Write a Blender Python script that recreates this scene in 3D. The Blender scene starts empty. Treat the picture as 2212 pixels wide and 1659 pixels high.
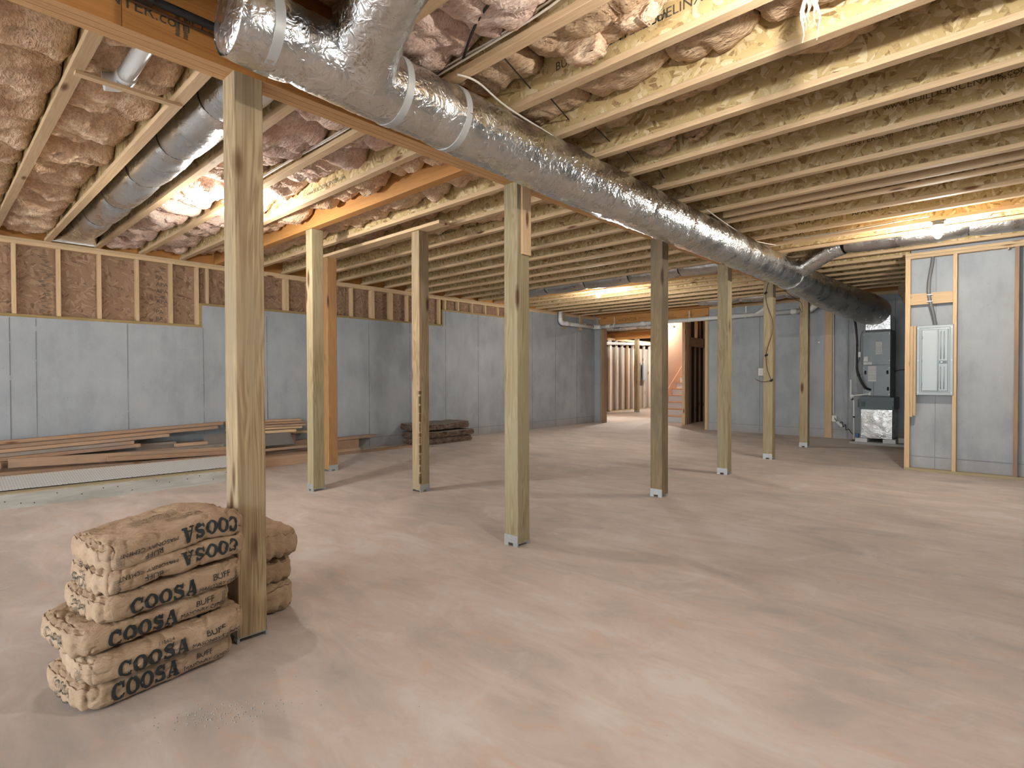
import bpy, bmesh, math, random
from mathutils import Vector, Matrix, noise

# ------------------------------------------------------------------ camera, world, exposure
scene = bpy.context.scene
COL = scene.collection
cam_data = bpy.data.cameras.new('camera')
cam_data.sensor_fit = 'HORIZONTAL'; cam_data.sensor_width = 36.0
cam_data.lens = 1180.0 / 2212.0 * 36.0
cam_data.clip_start = 0.05; cam_data.clip_end = 200
cam = bpy.data.objects.new('camera', cam_data); COL.objects.link(cam)
YAW, PITCH, ROLL, CAMZ = 0.7443, 0.0135, -0.0022, 1.311
_r0 = Vector((math.cos(YAW), math.sin(YAW), 0))
_f = Vector((-math.sin(YAW) * math.cos(PITCH), math.cos(YAW) * math.cos(PITCH), -math.sin(PITCH)))
_u = _r0.cross(_f)
_r = _r0 * math.cos(ROLL) + _u * math.sin(ROLL)
_up = _u * math.cos(ROLL) - _r0 * math.sin(ROLL)
cam.matrix_world = Matrix(((_r.x, _up.x, -_f.x, 0), (_r.y, _up.y, -_f.y, 0), (_r.z, _up.z, -_f.z, CAMZ), (0, 0, 0, 1)))
scene.camera = cam
world = bpy.data.worlds.new('world'); scene.world = world; world.use_nodes = True
world.node_tree.nodes['Background'].inputs[0].default_value = (0.86, 0.93, 1.0, 1)
world.node_tree.nodes['Background'].inputs[1].default_value = 2.6
scene.view_settings.view_transform = 'Standard'
scene.view_settings.look = 'None'
scene.view_settings.gamma = 1.0
scene.view_settings.use_curve_mapping = False
scene.view_settings.exposure = 1.9
scene.cycles.use_denoising = True
scene.cycles.max_bounces = 5
scene.cycles.diffuse_bounces = 3
scene.cycles.glossy_bounces = 3
scene.cycles.use_light_tree = False
scene.cycles.use_adaptive_sampling = True
scene.cycles.adaptive_threshold = 0.04
scene.cycles.sample_clamp_indirect = 6.0
BULB = 40.0             # glow of a lit bulb's glass
LAMP_W = 31.0           # light of one bulb
# bulbs of the basement: (x, y) ; all hang just under the joists
R90 = math.pi / 2
rnd = random.Random(7)

# ------------------------------------------------------------------ object helpers
def link(o, parent=None):
    COL.objects.link(o)
    if parent is not None: o.parent = parent
    return o
def tag(o, label=None, cat=None, group=None, kind=None):
    if label: o['label'] = label
    if cat: o['category'] = cat
    if group: o['group'] = group
    if kind: o['kind'] = kind
    return o
def empty(name, loc=(0, 0, 0), rz=0.0, parent=None):
    o = bpy.data.objects.new(name, None); o.location = loc; o.rotation_euler = (0, 0, rz)
    o.empty_display_size = 0.1
    return link(o, parent)
def inst(name, mesh, parent=None, loc=(0, 0, 0), rot=(0, 0, 0), scale=None):
    o = bpy.data.objects.new(name, mesh); o.location = loc; o.rotation_euler = rot
    if scale: o.scale = scale
    return link(o, parent)

class MB:
    def __init__(s): s.v = []; s.f = []; s.sm = []
    def add(s, vs, fs, smooth=False):
        b = len(s.v); s.v.extend([tuple(p) for p in vs])
        for f in fs: s.f.append(tuple(i + b for i in f)); s.sm.append(smooth)
        return s
    def box(s, x0, x1, y0, y1, z0, z1, c=0.0):
        """box with its long edges chamfered by c (all twelve edges kept cheap: corners of the cross-section)"""
        if c <= 0:
            vs = [(x0,y0,z0),(x1,y0,z0),(x1,y1,z0),(x0,y1,z0),(x0,y0,z1),(x1,y0,z1),(x1,y1,z1),(x0,y1,z1)]
            fs = [(3,2,1,0),(4,5,6,7),(0,1,5,4),(1,2,6,5),(2,3,7,6),(3,0,4,7)]
            return s.add(vs, fs)
        d = (x1 - x0, y1 - y0, z1 - z0); ax = d.index(max(d))
        lo = [x0, y0, z0]; hi = [x1, y1, z1]
        a, b = [(1, 2), (2, 0), (0, 1)][ax]
        ring = [(lo[a]+c, lo[b]), (hi[a]-c, lo[b]), (hi[a], lo[b]+c), (hi[a], hi[b]-c), (hi[a]-c, hi[b]), (lo[a]+c, hi[b]), (lo[a], hi[b]-c), (lo[a], lo[b]+c)]
        vs = []
        for e in (lo[ax], hi[ax]):
            for p, q in ring:
                t = [0, 0, 0]; t[ax] = e; t[a] = p; t[b] = q; vs.append(tuple(t))
        fs = [tuple(reversed(range(8))), tuple(range(8, 16))] + [(i, (i+1) % 8, 8 + (i+1) % 8, 8 + i) for i in range(8)]
        return s.add(vs, fs)
    def obox(s, p0, p1, w, h, up=(0, 0, 1)):
        """board from p0 to p1, w across, h along up"""
        p0 = Vector(p0); p1 = Vector(p1); d = (p1 - p0).normalized(); up = Vector(up)
        r = d.cross(up).normalized(); u = r.cross(d).normalized()
        vs = []
        for p in (p0, p1):
            for a, b in ((-1, -1), (1, -1), (1, 1), (-1, 1)): vs.append(p + r * (a*w/2) + u * (b*h/2))
        return s.add(vs, [(0,1,2,3),(7,6,5,4),(0,4,5,1),(1,5,6,2),(2,6,7,3),(3,7,4,0)])
    def tube(s, pts, r, n=10, caps=True, smooth=True):
        pts = [Vector(p) for p in pts]; m = len(pts)
        rr = r if isinstance(r, (list, tuple)) else [r] * m
        vs = []; prev = None
        for i, p in enumerate(pts):
            t = (pts[min(i+1, m-1)] - pts[max(i-1, 0)])
            t = t.normalized() if t.length > 1e-9 else Vector((0, 0, 1))
            if prev is None:
                ref = Vector((0, 0, 1)) if abs(t.z) < 0.9 else Vector((1, 0, 0))
                e1 = t.cross(ref).normalized()
            else:
                e1 = (prev - t * prev.dot(t))
                e1 = e1.normalized() if e1.length > 1e-6 else t.orthogonal().normalized()
            prev = e1; e2 = t.cross(e1)
            for k in range(n):
                a = 2 * math.pi * k / n
                vs.append(p + (e1 * math.cos(a) + e2 * math.sin(a)) * rr[i])
        fs = []
        for i in range(m - 1):
            for k in range(n):
                k2 = (k + 1) % n
                fs.append((i*n+k, i*n+k2, (i+1)*n+k2, (i+1)*n+k))
        s.add(vs, fs, smooth)
        if caps:
            b = len(s.v) - m * n
            s.f.append(tuple(b + k for k in reversed(range(n)))); s.sm.append(False)
            s.f.append(tuple(b + (m-1)*n + k for k in range(n))); s.sm.append(False)
        return s
    def lathe(s, prof, n=20, origin=(0, 0, 0), smooth=True):
        """profile [(r, z)] about the z axis"""
        ox, oy, oz = origin; vs = []
        for r, z in prof:
            for k in range(n):
                a = 2*math.pi*k/n; vs.append((ox + r*math.cos(a), oy + r*math.sin(a), oz + z))
        fs = []
        for i in range(len(prof) - 1):
            for k in range(n):
                k2 = (k+1) % n; fs.append((i*n+k, i*n+k2, (i+1)*n+k2, (i+1)*n+k))
        return s.add(vs, fs, smooth)
    def mesh(s, name, m):
        me = bpy.data.meshes.new(name); me.from_pydata(s.v, [], s.f)
        me.polygons.foreach_set('use_smooth', s.sm)
        if m is not None: me.materials.append(m)
        me.update(); return me
    def build(s, name, m, parent=None, loc=(0, 0, 0), rot=(0, 0, 0)):
        return inst(name, s.mesh(name, m), parent, loc, rot)

def smooth_path(pts, k=8):
    """Catmull-Rom through the points"""
    P = [Vector(p) for p in pts]; out = []
    for i in range(len(P) - 1):
        p0 = P[max(i-1, 0)]; p1 = P[i]; p2 = P[i+1]; p3 = P[min(i+2, len(P)-1)]
        for j in range(k):
            t = j / k
            out.append(0.5 * ((2*p1) + (p2-p0)*t + (2*p0-5*p1+4*p2-p3)*t*t + (3*p1-p0-3*p2+p3)*t*t*t))
    out.append(P[-1]); return out

# ------------------------------------------------------------------ text (made first, while the scene is small)
def text_mesh(body, size=1.0):
    """flat lettering in the XY plane, as (verts2d, faces)"""
    cu = bpy.data.curves.new('lettering', 'FONT'); cu.body = body; cu.size = size
    cu.resolution_u = 3; cu.align_x = 'LEFT'
    o = bpy.data.objects.new('lettering', cu); COL.objects.link(o)
    dg = bpy.context.evaluated_depsgraph_get(); dg.update()
    me = bpy.data.meshes.new_from_object(o.evaluated_get(dg))
    bm = bmesh.new(); bm.from_mesh(me); bmesh.ops.triangulate(bm, faces=bm.faces)
    vs = [(v.co.x, v.co.y) for v in bm.verts]; bm.verts.index_update()
    fs = [tuple(v.index for v in f.verts) for f in bm.faces]
    bm.free(); bpy.data.objects.remove(o); bpy.data.curves.remove(cu); bpy.data.meshes.remove(me)
    if vs:
        x0 = min(v[0] for v in vs); y0 = min(v[1] for v in vs); h = max(v[1] for v in vs) - y0
        vs = [((x - x0) / h, (y - y0) / h) for x, y in vs]
    return vs, fs
TXT = {}
for _t in ('BUFF', 'MASONRY CEMENT', '110624', 'BUILDONCENTER.com', 'www.BUILDONCENTER.com', 'APA', 'MILL 105', 'PR-L274', 'ESR-1742',
           'MADE IN CANADA', 'CENTER by BlueLinx', 'onCENTER', 'by BlueLinx', 'CENTER.com', 'ICC', 'LVL 1.9E', 'MILL 1125', 'ASTM D5456', '09/04/24',
           'PA', 'INC.', 'RATED SHEATHING', 'BLUELINX', 'NT', 'KEEP DRY', 'ANTI-SCALD', 'SERIAL 2410', '#2', 'ORIENTS', 'COOSA'):
    TXT[_t] = text_mesh(_t)
def text_w(t): return max(v[0] for v in TXT[t][0])

def strip(mid, wid):
    vs = []; n = len(mid)
    for i, (x, y) in enumerate(mid):
        xa, ya = mid[max(i-1, 0)]; xb, yb = mid[min(i+1, n-1)]
        dx, dy = xb-xa, yb-ya; l = math.hypot(dx, dy) or 1
        w = wid[i]/2
        vs += [(x - dy/l*w, y + dx/l*w), (x + dy/l*w, y - dx/l*w)]
    return vs, [(2*i+1, 2*i+3, 2*i+2, 2*i) for i in range(n-1)]
def slab_letters():
    """heavy slab-serif C O S A, cap height 1; returns dict letter -> (verts, faces, width)"""
    L = {}
    def ring(a0, a1, n, rx=.50, ry=.5, ix=.215, iy=.345, cx=.50, cy=.5):
        vs = []; fs = []
        for i in range(n+1):
            a = a0 + (a1-a0)*i/n; c, s_ = math.cos(a), math.sin(a)
            vs += [(cx+rx*c, cy+ry*s_), (cx+ix*c, cy+iy*s_)]
            if i: fs.append((2*i-2, 2*i, 2*i+1, 2*i-1))
        return vs, fs
    def join(*parts):
        V = []; F = []
        for vs, fs in parts:
            b = len(V); V += vs; F += [tuple(i+b for i in f) for f in fs]
        return V, F
    def q(*p): return list(p), [tuple(range(len(p)))]
    L['O'] = ring(0, 2*math.pi, 32) + (1.0,)
    v, f = join(ring(math.radians(48), math.radians(318), 26), q((.74, .62), (.90, .62), (.90, .98), (.80, .92), (.70, .88)), q((.82, .20), (.93, .27), (.86, .36), (.72, .24)))
    L['C'] = (v, f, .96)
    mid = [(.66, .72), (.60, .84), (.46, .90), (.30, .88), (.20, .77), (.22, .64), (.36, .56), (.52, .49), (.66, .39), (.69, .25), (.57, .12), (.40, .09), (.24, .14), (.14, .27)]
    wid = [.08, .13, .17, .21, .25, .27, .28, .28, .27, .25, .21, .17, .13, .08]
    v, f = join(strip(mid, wid), q((.60, .66), (.74, .66), (.74, 1.0), (.62, .90)), q((.06, .34), (.06, 0), (.18, .10), (.20, .34)))
    v = [((x - .4)*1.1 + .43, (y - .5)*1.06 + .5) for x, y in v]
    L['S'] = (v, f, .90)
    def leg(a, b, w, n=6): return strip([(a[0]+(b[0]-a[0])*i/n, a[1]+(b[1]-a[1])*i/n) for i in range(n+1)], [w]*(n+1))
    v, f = join(leg((.20, .05), (.46, .98), .12), leg((.54, .98), (.82, .05), .28), leg((.26, .33), (.70, .33), .11),
                leg((.02, .055), (.42, .055), .11), leg((.56, .055), (1.06, .055), .11), q((.40, .88), (.66, .88), (.66, 1.0), (.40, 1.0)))
    L['A'] = (v, f, 1.06)
    return L
SLAB = slab_letters()
def slab_word(w='COOSA', gap=.05):
    V = []; F = []; x = 0
    for ch in w:
        vs, fs, wd = SLAB[ch]; b = len(V)
        V += [((x + a)*.70, c) for a, c in vs]; F += [tuple(i+b for i in f) for f in fs]; x += wd + gap
    return V, F, (x - gap)*.70
def flat_text(name, parts, origin, ex, ey, mat, parent, lift=.0012):
    """lettering laid on a plane: parts = [(text, s, t, height)] ; ex right, ey up"""
    ex = Vector(ex); ey = Vector(ey); nz = ex.cross(ey); o = Vector(origin) + nz * lift; mb = MB()
    for t, s, u, h in parts:
        if isinstance(t, str): vs, fs = TXT[t]
        else: vs, fs = t
        mb.add([o + ex*(s + x*h) + ey*(u + y*h) for x, y in vs], fs)
    ob = mb.build(name, mat, parent); return ob
# ------------------------------------------------------------------ materials (all procedural)
class NT:
    def __init__(s, name, rough=.7, metal=0.0, spec=.3):
        s.m = bpy.data.materials.new(name); s.m.use_nodes = True
        s.t = s.m.node_tree; s.b = s.t.nodes['Principled BSDF']
        s.b.inputs['Roughness'].default_value = rough; s.b.inputs['Metallic'].default_value = metal
        s.b.inputs['Specular IOR Level'].default_value = spec
    def n(s, t, **k):
        o = s.t.nodes.new(t)
        for a, v in k.items(): setattr(o, a, v)
        return o
    def l(s, a, b): s.t.links.new(a, b)
    def setin(s, node, key, val):
        if hasattr(val, 'is_linked') or isinstance(val, bpy.types.NodeSocket): s.l(val, node.inputs[key])
        else: node.inputs[key].default_value = val
    def coords(s, scale=(1, 1, 1), rot=(0, 0, 0), rand=True):
        tc = s.n('ShaderNodeTexCoord'); out = tc.outputs['Object']
        if rand:
            oi = s.n('ShaderNodeObjectInfo')
            mm = s.n('ShaderNodeVectorMath', operation='MULTIPLY_ADD')
            s.l(oi.outputs['Random'], mm.inputs[0]); mm.inputs[1].default_value = (37.0, 53.0, 71.0); s.l(out, mm.inputs[2]); out = mm.outputs[0]
        mp = s.n('ShaderNodeMapping'); s.l(out, mp.inputs['Vector'])
        mp.inputs['Scale'].default_value = scale; mp.inputs['Rotation'].default_value = rot
        return mp.outputs[0]
    def noise(s, vec, scale=5, detail=3, rough=.55, dist=0.0):
        o = s.n('ShaderNodeTexNoise'); s.l(vec, o.inputs['Vector'])
        o.inputs['Scale'].default_value = scale; o.inputs['Detail'].default_value = detail
        o.inputs['Roughness'].default_value = rough; o.inputs['Distortion'].default_value = dist
        return o.outputs['Fac']
    def voro(s, vec, scale=5, feature='F1', out='Distance', rnd=1.0):
        o = s.n('ShaderNodeTexVoronoi', feature=feature); s.l(vec, o.inputs['Vector'])
        o.inputs['Scale'].default_value = scale; o.inputs['Randomness'].default_value = rnd
        return o.outputs[out]
    def ramp(s, fac, stops, interp='LINEAR'):
        o = s.n('ShaderNodeValToRGB'); o.color_ramp.interpolation = interp
        e = o.color_ramp.elements
        while len(e) > 1: e.remove(e[0])
        e[0].position = stops[0][0]; e[0].color = c4(stops[0][1])
        for p, c in stops[1:]:
            x = e.new(p); x.color = c4(c)
        s.l(fac, o.inputs[0]); return o.outputs[0]
    def mix(s, fac, a, b, mode='MIX'):
        o = s.n('ShaderNodeMix', data_type='RGBA', blend_type=mode)
        s.setin(o, 0, fac)
        for i, x in ((6, a), (7, b)):
            if isinstance(x, (tuple, list)): o.inputs[i].default_value = c4(x)
            else: s.l(x, o.inputs[i])
        return o.outputs[2]
    def math(s, op, a, b=0.0, clamp=False):
        o = s.n('ShaderNodeMath', operation=op, use_clamp=clamp)
        s.setin(o, 0, a); s.setin(o, 1, b); return o.outputs[0]
    def color(s, c):
        if isinstance(c, (tuple, list)): s.b.inputs['Base Color'].default_value = c4(c)
        else: s.l(c, s.b.inputs['Base Color'])
    def bump(s, h, dist=.01, strength=.6):
        o = s.n('ShaderNodeBump'); o.inputs['Strength'].default_value = strength; o.inputs['Distance'].default_value = dist
        s.l(h, o.inputs['Height']); s.l(o.outputs[0], s.b.inputs['Normal'])
def c4(c):
    if isinstance(c, (int, float)): return (c, c, c, 1)
    return tuple(c) + ((1,) if len(c) == 3 else ())
def sep_rgb(nt, col):
    o = nt.n('ShaderNodeSeparateColor'); nt.l(col, o.inputs[0]); return o.outputs

def wood(name, light, dark, axis, knot=(.16, .07, .03), blotch=None, rough=.72, knots=True, fine=1.0, ks=1.0):
    """sawn timber with the grain along axis (0, 1, 2)"""
    nt = NT(name, rough)
    def sc(cross, along):
        v = [cross]*3; v[axis] = along; return tuple(v)
    g1 = nt.noise(nt.coords(sc(9*fine, .35)), 2.0, 2, .6, 1.2)
    g2 = nt.noise(nt.coords(sc(60*fine, 1.6)), 1.6, 2, .7, 0)
    w = nt.math('SINE', nt.math('MULTIPLY', g1, 46.0))
    w = nt.math('MULTIPLY_ADD', w, .5); w.node.inputs[2].default_value = .5
    f = nt.math('ADD', nt.math('MULTIPLY', w, .45), nt.math('MULTIPLY', g2, .75))
    f = nt.math('SUBTRACT', f, .12, True)
    col = nt.mix(f, dark, light)
    if blotch:
        b = nt.noise(nt.coords(sc(3.0, .8)), 1.5, 2, .65)
        bf = nt.ramp(b, [(.45, 0.0), (.68, 1.0)])
        col = nt.mix(bf, col, blotch)
    if knots:
        cv = nt.coords(sc(5.5, 1.5))
        d = nt.voro(cv, 1.0)
        kf = nt.ramp(d, [(.055*ks, 1.0), (.085*ks, 0.65), (.13*ks, 0.0)])
        col = nt.mix(kf, col, knot)
    # boards differ a little in tone
    oi = nt.n('ShaderNodeObjectInfo')
    hv = nt.n('ShaderNodeHueSaturation'); nt.l(col, hv.inputs['Color'])
    v = nt.math('MULTIPLY_ADD', oi.outputs['Random'], .26); v.node.inputs[2].default_value = .87
    nt.l(v, hv.inputs['Value'])
    nt.color(hv.outputs[0])
    return nt.m
def osb(name, base, dark, lightc, normal_axis, scale=1.0):
    """pressed strand board; strands lie in the plane across normal_axis"""
    nt = NT(name, .75)
    def rot(a):
        r = [0, 0, 0]; r[normal_axis] = a; return tuple(r)
    ax1 = (normal_axis + 1) % 3
    lay = []
    for a, s1 in ((.35, 1.0), (-.75, 1.15), (1.35, .9)):
        sc = [42*scale*s1]*3; sc[ax1] = 13*scale*s1
        mp = nt.coords((1, 1, 1), rot(a))
        m2 = nt.n('ShaderNodeMapping'); nt.l(mp, m2.inputs['Vector']); m2.inputs['Scale'].default_value = tuple(sc)
        lay.append(sep_rgb(nt, nt.voro(m2.outputs[0], 1.0, 'F1', 'Color'))[0])
    sel = sep_rgb(nt, nt.voro(nt.coords(), 17*scale, 'F1', 'Color'))
    f = nt.mix(nt.math('GREATER_THAN', sel[0], .5), lay[0], lay[1])
    f = nt.mix(nt.math('GREATER_THAN', sel[1], .62), f, lay[2])
    fine = nt.noise(nt.coords((60, 60, 60)), 1.5, 1)
    fr = sep_rgb(nt, f)[0]
    fr = nt.math('ADD', nt.math('MULTIPLY', fr, .8), nt.math('MULTIPLY', fine, .3))
    col = nt.ramp(fr, [(.14, dark), (.34, base), (.68, base), (.95, lightc)])
    nt.color(col)
    return nt.m
def plain(name, c, rough=.5, metal=0.0, spec=.4, bump=0.0, vary=0.0):
    nt = NT(name, rough, metal, spec)
    if vary:
        f = nt.noise(nt.coords(), 14, 4); nt.color(nt.mix(f, tuple(x*(1-vary) for x in c), tuple(min(1, x*(1+vary)) for x in c)))
    else: nt.color(c)
    if bump: nt.bump(nt.noise(nt.coords(), 90, 3), bump, .4)
    return nt.m
def foil(name, c, rough=.2, sc=1.0, depth=.006):
    nt = NT(name, rough, 1.0, .5)
    cr = nt.noise(nt.coords((1, 1, 1)), 16*sc, 2, .62, 1.0)
    cr2 = nt.voro(nt.coords((7*sc, 22*sc, 22*sc), (0, 0, .5)), 1.0, 'DISTANCE_TO_EDGE')
    h = nt.math('ADD', cr, nt.math('MULTIPLY', cr2, .25))
    f = nt.noise(nt.coords(), 5, 3)
    nt.color(nt.mix(f, tuple(x*.86 for x in c), c))
    nt.l(nt.ramp(f, [(.35, rough*.8), (.7, rough*1.5)]), nt.b.inputs['Roughness'])
    nt.bump(h, depth, .75)
    return nt.m

M = {}
PINE_L, PINE_D = (.66, .485, .295), (.51, .345, .19)
for i, ax in enumerate('xyz'):
    M['pine_'+ax] = wood('pine_'+ax, PINE_L, PINE_D, i)
    M['stud_'+ax] = wood('stud_'+ax, (.66, .49, .30), (.52, .36, .20), i, fine=.8)
    M['treated_'+ax] = wood('treated_'+ax, (.50, .43, .27), (.33, .26, .15), i, blotch=(.38, .32, .20), knot=(.10, .05, .025))
    M['gluelam_'+ax] = wood('gluelam_'+ax, (.54, .27, .085), (.42, .19, .055), i, knot=(.22, .08, .03), fine=.7)
    M['old_'+ax] = wood('old_'+ax, (.44, .285, .18), (.31, .185, .11), i, blotch=(.28, .20, .15))
    M['grey_'+ax] = wood('grey_'+ax, (.31, .27, .23), (.19, .16, .135), i, blotch=(.33, .22, .15))
M['beam'] = wood('beam_laminated', (.50, .23, .065), (.36, .15, .04), 1, knot=(.20, .07, .025), fine=.7)
M['beam_low'] = wood('beam_underside', (.62, .39, .19), (.42, .23, .10), 1, knots=False, fine=2.2)
M['post_warm'] = wood('post_warm', (.46, .36, .215), (.19, .12, .06), 2, blotch=(.31, .245, .155), knot=(.10, .045, .02), fine=.55, ks=1.3)
M['post_green'] = wood('post_green', (.44, .37, .225), (.22, .165, .085), 2, blotch=(.33, .285, .18), knot=(.09, .04, .02), fine=.6, ks=1.5)
M['post_dark'] = wood('post_dark', (.30, .225, .13), (.17, .12, .065), 2, blotch=(.15, .12, .075), knot=(.07, .035, .02), fine=.6, ks=1.5)
M['post_brown'] = wood('post_brown', (.42, .24, .10), (.28, .14, .055), 2, blotch=(.30, .18, .09), knot=(.08, .04, .02), fine=.6, ks=1.5)
M['old_panel'] = wood('weathered_plank', (.47, .46, .42), (.36, .35, .31), 1, blotch=(.29, .29, .245), knot=(.16, .10, .07), knots=True, fine=.5)
M['sill'] = wood('sill_plate', (.40, .30, .13), (.28, .19, .08), 1, knots=False)
M['web'] = osb('joist_web', (.55, .41, .195), (.27, .165, .065), (.74, .62, .39), 1)
M['sheath'] = osb('wall_sheathing', (.30, .19, .12), (.18, .105, .065), (.40, .275, .18), 0, .85)
M['deck'] = osb('subfloor', (.42, .29, .14), (.25, .15, .07), (.5, .37, .2), 2)
M['ink'] = plain('black_ink', (.022, .027, .028), .7)
M['ink_soft'] = plain('worn_ink', (.07, .065, .05), .8)
M['ink_brown'] = plain('brown_stencil', (.13, .08, .035), .8)
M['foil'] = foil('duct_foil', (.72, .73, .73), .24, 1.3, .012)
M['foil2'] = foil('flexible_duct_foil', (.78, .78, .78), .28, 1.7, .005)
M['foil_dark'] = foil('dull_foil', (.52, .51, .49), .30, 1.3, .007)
M['galv'] = plain('galvanised', (.50, .53, .55), .38, .85, .5, 0, .12)
M['galv_dull'] = plain('dull_zinc', (.46, .48, .48), .5, .6, .5, 0, .15)
M['strap'] = plain('plastic_strap', (.42, .43, .42), .45, .2)
M['black'] = plain('black_rubber', (.018, .018, .018), .55)
M['pvc'] = plain('pvc', (.66, .67, .64), .35)
M['pvc_white'] = plain('white_pvc', (.74, .75, .74), .35)
M['white'] = plain('white_plastic', (.72, .73, .73), .4)
M['paper'] = plain('label_paper', (.62, .63, .61), .6)
M['cable'] = plain('white_cable', (.68, .62, .53), .5)
M['panel'] = plain('panel_paint', (.33, .37, .385), .38, .1)
M['panel_hi'] = plain('panel_paint_door', (.37, .41, .42), .36, .1)
M['panel_dark'] = plain('panel_latch', (.13, .16, .17), .4, .2)
M['cab'] = plain('cabinet_paint', (.125, .135, .135), .35, .5, .5, 0, .1)
M['cab_dark'] = plain('cabinet_side', (.055, .058, .056), .4, .4)
M['filter'] = plain('filter_box', (.075, .10, .10), .42, .3)
M['conduit'] = plain('grey_conduit', (.16, .165, .165), .45)
M['foam'] = plain('foam_block', (.60, .61, .60), .8)
M['cement_pad'] = plain('pad', (.36, .36, .34), .85, 0, .2, .002, .15)
M['blue'] = plain('blue_plastic', (.03, .10, .20), .4)
M['copper'] = plain('brown_wire', (.09, .035, .015), .5)
M['mat_top'] = plain('kraft_facing', (.19, .165, .135), .8, 0, .2, .002, .2)
M['porcelain'] = plain('lamp_holder', (.70, .69, .66), .3)
M['box_grey'] = plain('junction_box', (.14, .15, .15), .5)
M['cardboard'] = plain('taupe_board', (.36, .31, .28), .8, 0, .2, 0, .06)
M['pink_wall'] = plain('peach_paint', (.80, .52, .38), .7)
M['stair_white'] = plain('stair_paint', (.62, .62, .63), .5)
M['stair_oak'] = plain('stair_nosing', (.62, .31, .15), .5)
M['fold'] = plain('paper_fold', (.24, .14, .08), .8)
for i, ax in enumerate('xyz'): M['pale_'+ax] = wood('pale_'+ax, (.76, .70, .62), (.64, .57, .48), i)
M['board_y'] = wood('pile_board', (.50, .345, .225), (.38, .24, .15), 1, blotch=(.33, .24, .17))
M['dark_void'] = plain('closet_shade', (.05, .04, .035), .9)  # near-black, stands in for the unlit inside of the closet

def mk_bulb():
    nt = NT('lit_bulb', .3); nt.color((1, .95, .88))
    nt.b.inputs['Emission Color'].default_value = (1.0, .95, .88, 1); nt.b.inputs['Emission Strength'].default_value = BULB
    nt.m.cycles.emission_sampling = 'NONE'      # the lamp below it is what the renderer samples
    return nt.m
M['bulb'] = mk_bulb()
def mk_insul(name, a, b, c):
    nt = NT(name, .95, 0, .1)
    f1 = nt.noise(nt.coords(), 5, 3, .65, .8)
    f2 = nt.noise(nt.coords((.45, 1.3, 1.6), (0, 0, .4)), 36, 2, .7, 0)
    col = nt.ramp(f1, [(.30, a), (.48, b), (.70, c)])
    col = nt.mix(nt.ramp(f2, [(.38, .45), (.58, 0.0)]), col, tuple(x*.75 for x in a))
    nt.color(col)
    nt.bump(f2, .02, .8)
    nt.b.inputs['Subsurface Weight'].default_value = 0.0
    return nt.m
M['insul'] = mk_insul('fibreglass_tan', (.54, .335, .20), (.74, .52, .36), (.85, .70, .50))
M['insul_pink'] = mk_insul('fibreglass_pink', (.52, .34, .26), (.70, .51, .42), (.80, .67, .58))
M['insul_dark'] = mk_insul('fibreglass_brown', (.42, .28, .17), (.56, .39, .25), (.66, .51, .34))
M['mat_fibre'] = mk_insul('brown_fibre', (.07, .045, .03), (.16, .11, .08), (.28, .21, .16))
def mk_concrete():
    nt = NT('poured_concrete', .85, 0, .25)
    big = nt.noise(nt.coords((1, 1, 1), rand=False), .9, 3, .6, 0)
    mid = nt.noise(nt.coords((1, 1, .55), rand=False), 4.5, 4, .65, 0)
    streak = nt.noise(nt.coords((7, 7, .35), rand=False), 1.0, 2, .6)
    f = nt.math('ADD', nt.math('MULTIPLY', big, .5), nt.math('ADD', nt.math('MULTIPLY', mid, .38), nt.math('MULTIPLY', streak, .12)))
    col = nt.ramp(f, [(.34, (.27, .29, .305)), (.50, (.345, .372, .39)), (.66, (.41, .435, .45))])
    holes = nt.voro(nt.coords((1, 1, 1), rand=False), 26)
    hm = nt.noise(nt.coords(rand=False), 11, 2)
    hf = nt.math('MULTIPLY', nt.ramp(holes, [(.05, 1.0), (.10, 0.0)]), nt.math('GREATER_THAN', hm, .56))
    col = nt.mix(hf, col, (.12, .12, .12))
    # rust-red clay splash low on the wall
    sx = nt.n('ShaderNodeSeparateXYZ'); tc = nt.n('ShaderNodeTexCoord'); nt.l(tc.outputs['Object'], sx.inputs[0])
    low = nt.ramp(nt.math('ADD', sx.outputs[2], nt.math('MULTIPLY', mid, .35)), [(.16, .55), (.42, 0.0)])
    col = nt.mix(low, col, (.36, .31, .28))
    nt.color(col); nt.bump(nt.noise(nt.coords(rand=False), 40, 2), .003, .3)
    return nt.m
M['concrete'] = mk_concrete()
M['seam'] = plain('form_seam', (.19, .20, .20), .9, 0, .2, 0, .2)
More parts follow.
